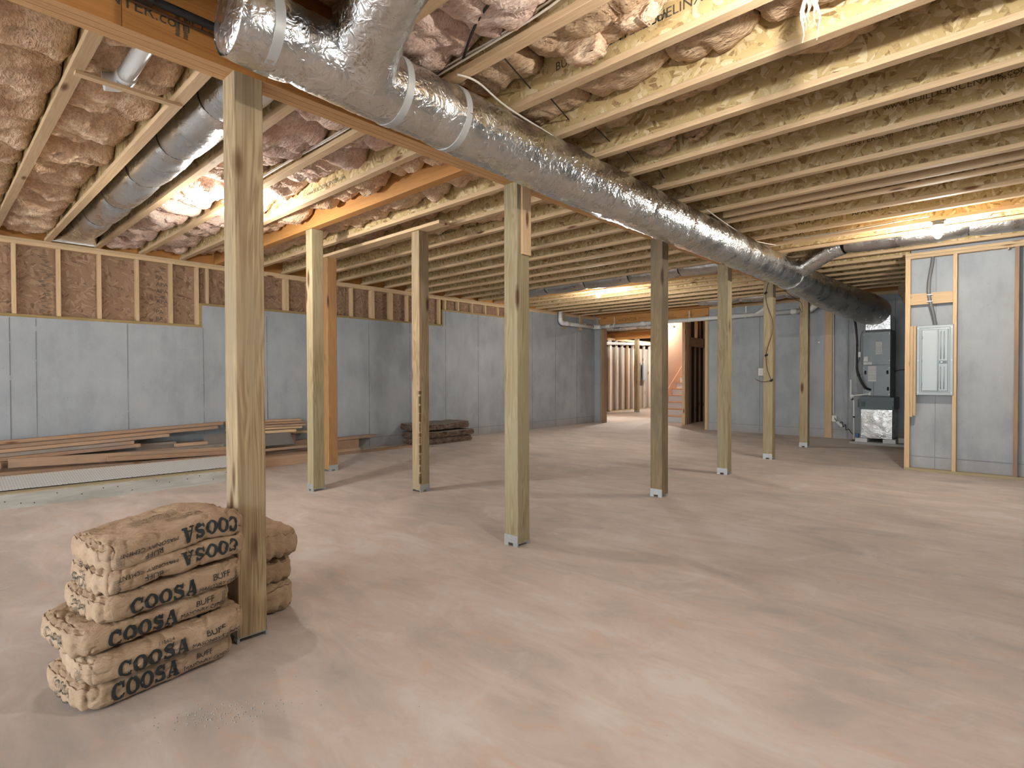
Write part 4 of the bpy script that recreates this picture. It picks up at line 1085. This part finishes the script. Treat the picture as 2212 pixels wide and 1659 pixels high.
for x in (-.935,):
    for z in (1.20, 1.52, 1.83): EP('hinge', MB().tube([(x, YR - .029, z - .018), (x, YR - .029, z + .018)], .006, 8), 'panel', cv)
for x in (x0 + .02, x1 - .02):
    for z in (1.085, 1.52, 1.955): EP('screw', MB().tube([(x, YR - .027, z), (x, YR - .022, z)], .007, 10), 'galv', cv)
cd = tag(MB().tube(smooth_path([(-.83, YR + .03, 2.95), (-.835, YR + .005, 2.83), (-.862, YR - .02, 2.62), (-.868, YR - .022, 2.44), (-.85, YR - .02, 2.30), (-.82, YR - .01, 2.16), (-.794, YR + .03, 1.975)], 7), .021, 12).build('service_cable', M['conduit']), 'thick grey service cable snaking down to the breaker panel', 'cable')
for z in (2.40, 2.31): MB().box(-.888, -.825, YR - .045, YR - .039, z, z + .012, .002).build('cable_clip', M['galv_dull'], cd)
for x0_, x1_, y0_, z0_, m, lb in ((-1.070, -1.035, -.028, .745, 'stud_z', 'left of two pale upright strips beside the breaker panel'), (-1.033, -1.003, -.022, .76, 'stud_z', 'right of two pale upright strips beside the breaker panel')):
    tag(MB().box(x0_, x1_, YR + y0_, YR + .02 if x0_ > -1.06 else YR - .001, z0_, 1.992, .002).build('wood_strip', M[m]), lb, 'strip')

# ------------------------------------------------------------------ beyond the opening
c2 = tag(MB().box(-14.5, -4.5, YB + .25, 25, 3.3, 3.33).build('ceiling_beyond', M['deck']), 'ceiling deck of the room beyond the opening', kind='structure')
for k in range(12):
    y = 13.7 + k*.55
    MB().box(-14 if y < 14.4 or y > 18.3 else -14, -5.2 if y < 14.4 else -7.82, y, y + .06, 3.0, 3.298).build('floor_joist', M['pine_x'], c2)
for nm, bx, lb in (('wall_beyond_left', (-14.2, -14.0, YB + .2, 22.6, 0, 3.3), 'outer wall on the left of the far room'), ('wall_beyond_end', (-14.2, -5.0, 22.6, 22.8, 0, 3.3), 'outer wall at the end of the far room'),
                   ('wall_beyond_right', (-5.2, -5.0, YB + .2, 22.6, 0, 3.3), 'outer wall on the right of the far room'), ('wall_beyond_near', (-14.2, XL, YB + .0, YB + .2, 0, 3.3), 'concrete wall left of the opening, seen from the far room')):
    tag(MB().box(*bx).build(nm, M['cardboard'] if 'near' not in nm else M['concrete']), lb, kind='structure')
wb = tag(empty('wall_far_left', (-11.05, 17.4, 0)), 'pale stud wall with taupe sheathing in the far room', kind='structure')
def WP(name, mb, m):
    o = mb.build(name, M[m]); o.parent = wb; o.matrix_parent_inverse = Matrix.Translation((11.05, -17.4, 0)); return o
WP('sole_plate', MB().box(-11.15, -11.05, 17.35, 22.5, 0, .04), 'treated_y')
WP('top_plate', MB().box(-11.15, -11.05, 17.35, 22.5, 2.65, 2.73), 'stud_y')
for y in (17.42, 17.86, 18.27, 18.66, 19.05, 19.5, 19.95, 20.4, 20.85, 21.3):
    WP('stud', MB().box(-11.14, -11.05, y - (.06 if y < 17.5 else .022), y + (.06 if y < 17.5 else .022), .04, 2.65, .002), 'pine_z' if 18.5 < y < 18.8 else 'pale_z')
for a, b in ((17.36, 18.5), (18.51, 20.0), (20.01, 22.5)): WP('sheathing_panel', MB().box(-11.19, -11.16, a, b, .05, 2.42), 'cardboard')
WP('sole_plate', MB().box(-13.6, -11.06, 17.36, 17.45, 0, .04), 'stud_x')
for x in (-12.0, -12.45, -12.9, -13.35): WP('stud', MB().box(x - .02, x + .02, 17.36, 17.45, .04, 2.65), 'pale_z')
WP('sheathing_panel', MB().box(-13.6, -11.2, 17.47, 17.5, .05, 2.42), 'cardboard')
pipe_thing('waste_pipe', 'white waste pipe across the stud wall in the far room', 'pipe', (-10.9, 19, 2.58), [('pipe', MB().tube([(-10.97, 17.0, 2.52), (-10.97, 21.5, 2.66)], .055, 14), M['pvc_white']), ('coupling', coup((-10.97, 18.2, 2.557), (0, 1, .03), .057), M['pvc_white']), ('coupling', coup((-10.97, 19.6, 2.60), (0, 1, .03), .057), M['pvc_white'])])
tag(MB().box(-11.05, -10.98, 19.27, 19.50, 1.15, 1.85, .01).build('meter_box', M['box_grey']), 'dark grey metal box left on the far stud wall', 'electrical box', 'metal boxes in the far room')
tag(MB().box(-11.05, -10.98, 19.72, 19.94, 1.15, 1.85, .01).build('meter_box', M['panel']), 'paler grey metal box right on the far stud wall', 'electrical box', 'metal boxes in the far room')
fbm_b = tag(MB().box(-11.6, -9.6, 17.72, 17.86, 2.68, 2.92, .002).build('far_beam', M['gluelam_x']), 'orange stamped beam over the single post in the far room', 'beam')
flat_text('stencil', [('APA', .35, .08, .08), ('by BlueLinx', .75, .08, .06)], (-11.6, 17.72, 2.68), (1, 0, 0), (0, 0, 1), M['ink_brown'], fbm_b)
post('support_post', -10.18, 17.80, 2.678, 'post_green', 'single distant wooden post seen through the opening', 'far posts', 'y')
flexd = flex_duct('flexible_duct', 15.6, 2.93, .10, -11.5, -7.6, 3, M['foil'], 'small foil duct under the far room ceiling', False, 6.0, None, 3.3)
# stairs with painted risers
st = tag(empty('staircase', (-6.95, 14.5, 0)), 'white staircase with oak nosings against a peach wall', 'stairs')
def SP(name, mb, m, parent=None):
    o = mb.build(name, M[m]); o.parent = st; o.matrix_parent_inverse = Matrix.Translation((6.95, -14.5, 0)); return o
for i in range(13):
    z = .188*i; y = 14.5 + .255*i
    SP('riser', MB().box(-7.66, -6.745, y, y + .02, z, z + .163), 'stair_white')
    SP('tread', MB().box(-7.66, -6.745, y - .025, y + .257, z + .163, z + .188, .003), 'stair_oak')
sk = MB()
ya, yb = 14.42, 18.1
sk.add([(-7.675, ya, 0), (-7.675, yb, .188/.255*(yb-ya) ), (-7.675, yb, .188/.255*(yb-ya) + .34), (-7.675, ya, .34), (-7.662, ya, 0), (-7.662, yb, .188/.255*(yb-ya)), (-7.662, yb, .188/.255*(yb-ya) + .34), (-7.662, ya, .34)],
       [(0,1,2,3),(7,6,5,4),(0,4,5,1),(2,6,7,3),(3,7,4,0),(1,5,6,2)])
SP('skirt_board', sk, 'pink_wall')
tag(MB().box(-7.80, -7.68, 14.44, 18.4, 0, 3.29).build('wall_stair', M['pink_wall']), 'peach painted wall beside the staircase', kind='structure')
tag(MB().box(-7.8, -5.4, 18.4, 18.5, 0, 3.29).build('wall_stair_end', M['pink_wall']), 'peach painted wall at the head of the stairs', kind='structure')
# framed closet under the stairs
wc = tag(empty('wall_closet', (-6.45, 14.1, 0)), 'framed closet wall with dark doorway beside the stairs', kind='structure')
def CP(name, mb, m):
    o = mb.build(name, M[m]); o.parent = wc; o.matrix_parent_inverse = Matrix.Translation((6.45, -14.1, 0)); return o
CP('jamb', MB().box(-6.64, -6.56, 14.02, 14.16, 0, 2.98, .002), 'pine_z'); CP('jamb', MB().box(-6.64, -6.56, 14.17, 14.28, 0, 2.98, .002), 'pine_z'); CP('jamb', MB().box(-6.64, -6.56, 14.29, 14.42, 0, 2.13, .002), 'old_z')
CP('header', MB().box(-6.64, -6.56, 14.29, 15.5, 2.13, 2.38, .002), 'old_y')
CP('cripple', MB().box(-6.64, -6.56, 14.78, 14.83, 2.38, 2.98, .002), 'pine_z')
CP('jamb', MB().box(-6.64, -6.56, 15.36, 15.5, 0, 2.98, .002), 'old_z')
CP('sheathing_panel', MB().box(-6.72, -6.70, 14.30, 16.6, 0, 3.0), 'dark_void')  # dark sheet drawn in place of the shade inside the doorway
for y in (14.55, 14.9, 15.2): CP('stud', MB().box(-6.698, -6.66, y, y + .05, 0, 2.98), 'old_z')
# ------------------------------------------------------------------ lumber pile by the left wall
def board(x0, x1, y0, y1, z0, z1, w, h, mat, label, name='lumber_board', group='boards in the lumber pile', roll=0.0):
    """board lying roughly along y: (x0,y0,z0)-(x1,y1,z1) is the middle of its underside"""
    up = Vector((math.sin(roll), 0, math.cos(roll)))
    mb = MB().obox((x0, y0, z0 + h/2), (x1, y1, z1 + h/2), w, h, up)
    return tag(mb.build(name, M[mat]), label, 'board', group)
LB = [
 # hidden-ish body of the pile
 (-8.62, -8.62, -.9, 4.30, .000, .000, .36, .089, 'old_y', 'broad timber at the very bottom of the pile by the wall'),
 (-8.30, -8.30, -.8, 3.20, .000, .000, .26, .089, 'old_y', 'broad timber at the bottom of the pile, farther from the wall'),
 (-8.64, -8.64, -.7, 4.10, .090, .090, .30, .089, 'grey_y', 'grey timber in the second layer by the wall'),
 (-8.31, -8.29, -.6, 3.10, .090, .090, .28, .089, 'grey_y', 'grey timber in the second layer at the front'),
 (-8.70, -8.70, -.6, 3.55, .180, .180, .24, .089, 'old_y', 'brown timber in the third layer by the wall'),
 (-8.42, -8.42, -.6, 2.90, .180, .180, .24, .145, 'old_y', 'thick brown timber in the third layer, middle of the pile'),
 (-8.20, -8.18, -.6, 1.00, .180, .180, .14, .048, 'old_y', 'dark timber under the long front board'),
 (-8.70, -8.70, -.5, 3.55, .270, .270, .22, .110, 'grey_y', 'grey timber in the fourth layer by the wall'),
 # visible boards on the left half
 (-8.66, -8.70, -.6, 3.06, .504, .610, .089, .038, 'old_y', 'topmost long brown board rising towards the near post'),
 (-8.58, -8.62, -.6, 2.95, .462, .562, .140, .038, 'old_y', 'second long brown board just under the topmost one'),
 (-8.53, -8.57, -.6, 2.31, .420, .502, .140, .038, 'board_y', 'orange board ending square left of the near post, near the top'),
 (-8.48, -8.50, -.6, 1.89, .378, .447, .140, .038, 'grey_y', 'grey-faced board tucked under the orange board'),
 (-8.43, -8.45, -.6, 1.95, .335, .405, .120, .040, 'old_y', 'brown board with angled end, lowest of the upper bundle'),
 (-8.68, -8.66, 1.55, 2.42, .382, .382, .150, .038, 'grey_y', 'short grey board lying flat behind the bundle'),
 (-8.31, -8.31, -.6, 1.55, .327, .327, .100, .038, 'old_y', 'dusty brown board under the angled board end'),
 (-8.31, -8.33, 1.58, 2.93, .327, .327, .100, .038, 'grey_y', 'weathered board ending in a slant beside the near post'),
 (-8.222, -8.222, .66, 3.0, .310, .225, .050, .100, 'board_y', 'long pale board on edge in the middle of the pile'),
 (-8.222, -8.222, -.7, .60, .312, .312, .080, .070, 'old_y', 'short brown block at the far left of the pile'),
 (-8.155, -8.155, 1.55, 3.0, .288, .225, .060, .050, 'old_y', 'brown board with pale sawn end facing left'),
 (-8.18, -8.18, -.8, 3.05, .270, .186, .150, .036, 'old_y', 'long front board resting above the perforated panel'),
 (-8.00, -8.00, 2.95, 4.20, .000, .000, .089, .140, 'board_y', 'thick orange timber at the front right foot of the pile'),
 # visible boards right of the post
 (-8.72, -8.70, 3.10, 4.26, .615, .595, .100, .030, 'board_y', 'highest short board right of the near post'),
 (-8.68, -8.66, 3.10, 4.29, .578, .558, .120, .032, 'old_y', 'brown board second from the top right of the near post'),
 (-8.64, -8.62, 3.10, 4.30, .540, .520, .130, .030, 'board_y', 'orange-edged board third from the top right of the near post'),
 (-8.62, -8.60, 3.10, 4.22, .505, .485, .140, .030, 'stud_y', 'pale board fourth from the top right of the near post'),
 (-8.58, -8.56, 3.10, 4.10, .455, .435, .150, .040, 'stud_y', 'pale nail-scarred board above the zinc sheet'),
 (-8.72, -8.72, 3.57, 4.44, .400, .385, .120, .038, 'stud_y', 'pale board poking out behind the zinc sheet'),
 (-8.70, -8.70, 3.60, 4.15, .181, .181, .130, .200, 'grey_y', 'grey sawn block end below the pale boards'),
 (-8.72, -8.72, 4.16, 4.75, .090, .090, .140, .180, 'old_y', 'reddish brown block end between the two left posts'),
 (-8.45, -8.45, 3.2, 4.33, .180, .180, .140, .038, 'board_y', 'orange board ending just left of the greenish post'),
 (-8.28, -8.26, 3.25, 4.36, .000, .000, .120, .130, 'old_y', 'brown board under the zinc sheet near the floor'),
 (-8.40, -8.40, 2.35, 2.75, .368, .368, .070, .040, 'board_y', 'small orange offcut left of the near post'),
 # right of the brown post
 (-8.70, -8.74, 4.78, 5.72, .205, .205, .140, .045, 'board_y', 'pointed orange board sticking out right of the brown post'),
 (-8.66, -8.68, 4.78, 5.30, .000, .000, .160, .200, 'old_y', 'dark angled board end below the pointed orange board'),
 (-8.50, -8.51, 4.4, 5.25, .000, .000, .110, .070, 'board_y', 'short orange board lying on the floor by the brown post'),
 (-8.36, -8.28, 4.42, 6.34, .000, .000, .060, .038, 'old_y', 'long slim board on the floor pointing at the brown mats'),
]
for b in LB: board(*b)
gs = MB().obox((-8.50, 2.75, .385), (-8.44, 4.0, .365), .28, .004, (.75, 0, .66))
tag(gs.build('zinc_sheet', M['galv']), 'bent zinc sheet leaning among the boards', 'metal sheet')
# front frame with the perforated panel
fr = tag(empty('soffit_frame', (-7.6, 1.0, 0)), 'long weathered frame plank with white perforated panel on the floor', 'frame')
def FRP(name, mb, m):
    o = mb.build(name, M[m]); o.parent = fr; o.matrix_parent_inverse = Matrix.Translation((7.6, -1.0, 0)); return o
FRP('front_plank', MB().obox((-7.53, -1.4, .072), (-7.24, 2.78, .072), .040, .144), 'old_panel')
FRP('top_rail', MB().obox((-7.585, -1.4, .150), (-7.295, 2.78, .150), .14, .014), 'treated_y')
FRP('perforated_panel', MB().obox((-7.93, -1.4, .207), (-7.60, 2.86, .207), .50, .004, (.16, 0, 1)), 'perf')
FRP('back_rail', MB().obox((-8.165, -1.4, .240), (-7.835, 2.86, .240), .03, .012), 'stud_y')
FRP('back_plank', MB().obox((-8.14, -1.4, .112), (-7.81, 2.85, .112), .040, .224), 'treated_y')
n = MB(); r = random.Random(3)
d = Vector((.29, 4.18, 0)).normalized(); nn_ = Vector((d.y, -d.x, 0))
for i in range(26):
    p = Vector((-7.53, -1.4, 0)) + d * (i*.16 + r.uniform(-.06, .06)) + nn_ * .0205; z = r.choice((.035, .07, .11)) + r.uniform(-.015, .015)
    n.tube([(p.x, p.y, z), (p.x + nn_.x*.002, p.y + nn_.y*.002, z)], .006, 7)
tag(FRP('nail_holes', n, 'black'), kind='stuff')

# ------------------------------------------------------------------ stack of brown fibre mats
def fibre_mat(x0, x1, y0, y1, z0, h, seed, label, top_wave=.0):
    nx, ny = 22, 26; vs = []; fs = []
    for lay in (0, 1):
        for j in range(ny+1):
            for i in range(nx+1):
                s, t = i/nx, j/ny; edge = (i in (0, nx)) or (j in (0, ny))
                x = x0 + (x1-x0)*s + (.018*fbm(t*14 + seed, lay*2.0, seed) if edge else 0)
                y = y0 + (y1-y0)*t + (.018*fbm(s*14, seed + lay, 3.3) if edge else 0)
                z = z0 + .008 + (h - .008)*lay + .010*fbm(x*4, y*4, seed)*lay + (top_wave*math.sin(t*3.0 + seed) * s if lay else 0)
                if lay and edge: z -= .012
                vs.append((x, y, z if lay else z0 + .004))
    n = (nx+1)*(ny+1)
    # ragged sides get a middle ring
    e = tag(empty('fibre_mat', ((x0+x1)/2, (y0+y1)/2, z0)), label, 'fibre mat', 'stacked brown fibre mats')
    top = []
    for j in range(ny):
        for i in range(nx):
            a = n + j*(nx+1) + i; top.append((a, a+1, a+nx+2, a+nx+1))
    bot = [(j*(nx+1)+i, (j+1)*(nx+1)+i, (j+1)*(nx+1)+i+1, j*(nx+1)+i+1) for j in range(ny) for i in range(nx)]
    def child(nm, v, f, m):
        o = MB().add(v, f, False).build(nm, M[m]); o.parent = e; o.matrix_parent_inverse = Matrix.Translation((-(x0+x1)/2, -(y0+y1)/2, -z0)); return o
    loop = [i for i in range(nx)] + [nx + j*(nx+1) for j in range(ny)] + [ny*(nx+1) + nx - i for i in range(nx)] + [(ny-j)*(nx+1) for j in range(ny)]
    rings = 7; sv = []; sf = []; L = len(loop); cx, cy = (x0+x1)/2, (y0+y1)/2
    for q in range(rings + 1):
        t = q/rings
        for idx, li in enumerate(loop):
            a, b = Vector(vs[li]), Vector(vs[n+li]); p = a.lerp(b, t); o = Vector((p.x-cx, p.y-cy, 0)).normalized()
            p += o * (.022*fbm(idx*.9 + seed*5, q*2.3, seed) + .008*math.sin(idx*2.1 + q*3) + .012*math.sin(math.pi*t)); sv.append(tuple(p))
    for q in range(rings):
        for i in range(L):
            sf.append((q*L+i, q*L+(i+1) % L, (q+1)*L+(i+1) % L, (q+1)*L+i))
    child('ragged_edge', sv, sf, 'mat_fibre'); child('top_face', vs, top, 'mat_top'); child('bottom_face', vs, bot, 'mat_top')
fibre_mat(-8.80, -8.24, 6.42, 7.70, .0, .125, 1.1, 'lowest brown fibre mat of the stack by the wall')
fibre_mat(-8.80, -8.22, 6.40, 7.75, .130, .125, 2.7, 'middle brown fibre mat of the stack by the wall', .012)
fibre_mat(-8.79, -8.26, 6.36, 7.64, .275, .135, 3.9, 'topmost brown fibre mat with a grey kraft face', .02)

# ------------------------------------------------------------------ cement bags
class Bag:
    """stuffed paper sack; local x is the long printed side's outward normal, y the length"""
    def __init__(s, c, yaw, h, tilt=0.0, seed=0.0, bend=None, n=6.0, crumple=1.0, flip=False, roll=0.0):
        s.c = Vector(c); s.yaw = yaw; s.h = h; s.tilt = tilt; s.seed = seed; s.bend = bend; s.n = n; s.cr = crumple; s.roll = roll
    def pt(s, x, y, z, lift=0.0, ldir=(1, 0, 0)):
        n = s.n; nz = 4.6
        L = (abs(x)**n + abs(y)**(n+3) + abs(z)**nz)
        k = L ** (-1/n)
        px, py, pz = x*k*s.h[0], y*k*s.h[1], z*k*s.h[2]
        # folded ends stay squarer than the sides
        d = Vector((px/s.h[0]**2, .35*py/s.h[1]**2, pz/s.h[2]**2)); d.normalize()
        q = Vector((px, py, pz)); sd = s.seed
        w = .007*fbm(px*7 + sd, py*6, pz*9 + sd, 3) + .0022*fbm(px*22, py*20 + sd, pz*26, 2)
        rg = abs(fbm(px*6 + sd*2, py*13 + sd, pz*5, 2)); w -= .007*max(0, .08 - rg)/.08
        rg = abs(fbm(px*15, py*9 + sd*3, pz*12 + 4, 2)); w -= .0025*max(0, .10 - rg)/.10
        # gathered ends
        e = max(0, abs(y) - .82)/.18; w += e*.006*math.sin(x*19 + sd*3) * (1 if abs(z) < .95 else .3)
        q += d * (w*s.cr)
        if lift: q += lift * Vector(ldir)
        if s.bend: q.z += s.bend(q.x, q.y)
        q.z += s.tilt*q.y + s.roll*q.x
        c, sn = math.cos(s.yaw), math.sin(s.yaw)
        return s.c + Vector((q.x*c - q.y*sn, q.x*sn + q.y*c, q.z))
    def mesh(s):
        mb = MB(); n = {0: 36, 1: 84, 2: 26}
        for a in range(3):
            b, c = [(1, 2), (2, 0), (0, 1)][a]; nb, nc = n[b], n[c]
            for sg in (1, -1):
                vs = []
                for j in range(nc+1):
                    for i in range(nb+1):
                        p = [0, 0, 0]; p[a] = sg; p[b] = math.sin((2*i/nb - 1)*math.pi/2*.98)/math.sin(math.pi/2*.98); p[c] = math.sin((2*j/nc - 1)*math.pi/2*.98)/math.sin(math.pi/2*.98)
                        vs.append(s.pt(*p))
                fs = []
                for j in range(nc):
                    for i in range(nb):
                        q = j*(nb+1)+i; f = (q, q+1, q+nb+2, q+nb+1); fs.append(f if sg > 0 else f[::-1])
                mb.add(vs, fs, True)
        return mb
    def print_side(s, parts, flip=False, face='x', lift=.004):
        """parts = [((verts, faces), along, up, height, slant)] in metres on the +x side (or the -y end, or the top)"""
        mb = MB()
        for (vs, fs), a0, u0, hgt in parts:
            # refine big triangles
            bm = bmesh.new(); bv = [bm.verts.new((x*hgt, y*hgt, 0)) for x, y in vs]
            for f in fs:
                try: bm.faces.new([bv[i] for i in f])
                except ValueError: pass
            for _ in range(2):
                ed = [e for e in bm.edges if e.calc_length() > .011]
                if ed: bmesh.ops.subdivide_edges(bm, edges=ed, cuts=1, use_grid_fill=True)
            bmesh.ops.triangulate(bm, faces=bm.faces); bm.verts.index_update()
            pv = []
            for v in bm.verts:
                a = a0 + v.co.x; u = u0 + v.co.y
                if flip: a, u = -a, -u
                if face == 'x': q = (1, a/s.h[1], u/s.h[2])
                elif face == 'end': q = (a/s.h[0], -1, u/s.h[2])
                else: q = (a/s.h[0], u/s.h[1], 1)
                q = tuple(max(-1.25, min(1.25, t)) for t in q)
                pv.append(s.pt(*q, lift=lift, ldir={'x': (1, 0, 0), 'end': (0, -1, 0)}.get(face, (0, 0, 1))))
            fl = [tuple(v.index for v in f.verts) for f in bm.faces]; bm.free()
            mb.add(pv, fl, True)
        return mb
SW = slab_word('COOSA'); SWV = (SW[0], SW[1]); SWW = SW[2]
def tick_box(w=1.0, h=1.0, seed=1):
    """small printed data box: outline with rows of ticks"""
    r = random.Random(seed); V = []; F = []
    def q(x0, y0, x1, y1):
        b = len(V); V.extend([(x0, y0), (x1, y0), (x1, y1), (x0, y1)]); F.append((b, b+1, b+2, b+3))
    t = .03; q(0, 0, w, t); q(0, h-t, w, h); q(0, t, t, h-t); q(w-t, t, w, h-t)
    x = .1
    while x < w - .12:
        y = .1
        while y < h - .15:
            l = r.uniform(.05, .2); q(x, y, x + .045, min(y + l, h - .1)); y += l + r.uniform(.03, .1)
        x += .11
    return V, F
BAGS = []
def make_bag(bag, label, prints, group='cement bags stacked by the nearest post'):
    o = tag(bag.mesh().build('cement_bag', M['bag']), label, 'cement bag', group)
    for nm, parts, kw, m in prints:
        pm = bag.print_side(parts, **kw).build(nm, M[m], o)
    # stitched closing seam lines at the left end
    for sg in (-1, 1):
        for zz in (.72,):
            sm = MB(); pts = [bag.pt(q, sg*.985, zz + .05*math.sin(q*5 + bag.seed), .001, (0, sg, 0)) for q in [i/14*2 - 1 for i in range(15)]]
            sm.tube(pts, [.0008 + .0012*abs(math.sin(i*1.7 + bag.seed)) for i in range(15)], 5)
            sm.build('end_fold', M['fold'], o)
    return o
def side_print(hgt=.072, a=-.215, u=-.048, gap=.02, small=.020, buff=.026):
    w = SWW*hgt
    return [(SWV, a, u, hgt)], [(TXT['MASONRY CEMENT'], a + w + gap, u - .002, small), (TXT['BUFF'], a + w + gap + .085, u + .028, buff)]
def end_print(u=-.01): return [(TXT['COOSA'], -.06, u, .036), (TXT['BUFF'], -.028, u - .026, .016), (TXT['MASONRY CEMENT'], -.06, u - .048, .012)]
HB = (.225, .308, .071)
yaw = math.radians(8)
big, small = side_print()
DB = (tick_box(.62, 1.0, 3), .235, -.035, .058)
prs = lambda bg, sml, **k: [('brand_print', bg, dict(**k), 'ink'), ('small_print', sml, dict(**k), 'ink')]
B6 = Bag((-2.872, .672, .058), yaw, (.225, .308, .058), 0, 1.3)
BW = SWW*.074
make_bag(B6, 'cement bag lying on the floor at the bottom of the stack', prs([(SWV, -.205, -.034, .071)], [(TXT['MASONRY CEMENT'], .068, -.030, .0175), (TXT['BUFF'], .12, .002, .022)]) + [('end_print', end_print(.0), dict(face='end'), 'ink_soft')])
B5 = Bag((-2.835, .712, .168), math.radians(3), (.225, .318, .058), .045, 2.9, crumple=1.1)
make_bag(B5, 'cement bag second from the floor, jutting out with its top showing', prs([(SWV, -.205, -.046, .073)], [(TXT['MASONRY CEMENT'], .068, -.036, .0175), (TXT['BUFF'], .125, -.006, .025)]) +
         [('date_print', [(TXT['110624'], -.06, .034, .015)], {}, 'ink_soft'), ('top_print', [(SLAB['A'][:2], .05, .12, .10)], dict(face='top'), 'ink'), ('data_print', [((tick_box(1, 1, 7)), .12, -.03, .05)], dict(face='end'), 'ink_soft')])
B4 = Bag((-2.885, .660, .283), yaw, (.23, .312, .058), .045, 4.2, crumple=1.1)
make_bag(B4, 'cement bag third from the floor with a sharp folded left corner', prs([(SWV, -.20, -.044, .073)], [(TXT['MASONRY CEMENT'], .072, -.032, .0175), (TXT['BUFF'], .135, -.002, .025)]) + [('data_print', [(DB[0], .255, -.03, .05)], {}, 'ink_soft'), ('end_print', end_print(), dict(face='end'), 'ink_soft')])
B3 = Bag((-2.868, .724, .393), math.radians(7), (.225, .300, .057), .040, 5.7)
make_bag(B3, 'cement bag fourth from the floor, printed right way up', prs([(SWV, -.185, -.044, .073)], [(TXT['MASONRY CEMENT'], .082, -.038, .0175), (TXT['BUFF'], .14, -.006, .025)]) + [('data_print', [(DB[0], .25, -.03, .05)], {}, 'ink_soft'), ('end_print', end_print(), dict(face='end'), 'ink_soft')])
B2 = Bag((-2.868, .745, .503), math.radians(6), (.222, .300, .058), .075, 7.1, crumple=1.5, bend=lambda x, y: .014*math.sin((y + .3)*6))
up_big = [(SWV, -.245, -.044, .070)]; up_small = [(TXT['MASONRY CEMENT'], .02, -.020, .018), (TXT['BUFF'], .08, .012, .022)]
make_bag(B2, 'creased cement bag second from the top, printed upside down', prs(up_big, up_small, flip=True) + [('data_print', [(tick_box(.8, 1, 9), .235, -.01, .042)], dict(flip=True), 'ink_soft'), ('end_print', end_print(), dict(face='end', flip=True), 'ink_soft')])
B1 = Bag((-2.868, .745, .612), math.radians(7), (.215, .292, .060), .085, 9.4, crumple=1.3, bend=lambda x, y: -.50*max(0, y - .08)**1.6 + .012*math.sin(y*5))
make_bag(B1, 'topmost cement bag, drooping at its right end', prs(up_big, up_small, flip=True) + [('data_print', [(tick_box(.8, 1, 5), .225, -.01, .044)], dict(flip=True), 'ink_soft'),
         ('top_print', [(tick_box(1.5, 2.6, 6), -.06, -.12, .07), (tick_box(1.0, 3.0, 8), .06, -.02, .05)], dict(face='top'), 'ink_brown')])
# stack behind the post
C0 = Bag((-3.275, 1.245, .085), math.radians(-88), (.19, .29, .088), .0, 11.2, crumple=1.3)
GB = 'cement bags behind the nearest post'
make_bag(C0, 'cement bag on the floor behind the nearest post', [('small_print', [(tick_box(1.2, 1.4, 4), -.10, -.03, .05)], dict(face='x'), 'ink_soft')], GB)
C1 = Bag((-3.27, 1.24, .235), math.radians(-86), (.185, .285, .070), .0, 13.9, crumple=1.5)
make_bag(C1, 'middle cement bag behind the nearest post', [('small_print', [(tick_box(1.2, 1.4, 6), -.10, -.03, .04)], dict(face='x'), 'ink_soft')], GB)
C2 = Bag((-3.245, 1.250, .385), math.radians(-87), (.190, .30, .088), .02, 15.5, crumple=2.0)
make_bag(C2, 'crumpled top cement bag behind the nearest post', [('small_print', [(tick_box(.9, .8, 8), -.05, .02, .05)], dict(face='x'), 'ink_soft')], GB)

# grit on the slab beside the bags
gr = MB(); r = random.Random(12)
for i in range(150):
    a = r.gauss(0, 1); b = r.gauss(0, 1); x = -2.26 + .10*a*.6 + .05*b; y = .80 + .11*a; q = r.uniform(.0015, .005)
    gr.add([(x-q, y-q*.6, 0), (x+q, y-q*.5, 0), (x, y+q, 0), (x, y, q*.9)], [(0, 1, 3), (1, 2, 3), (2, 0, 3)])
tag(gr.build('cement_grit', M['cement_pad']), 'scatter of grey grit on the floor in front of the cement bags', 'grit', kind='stuff')
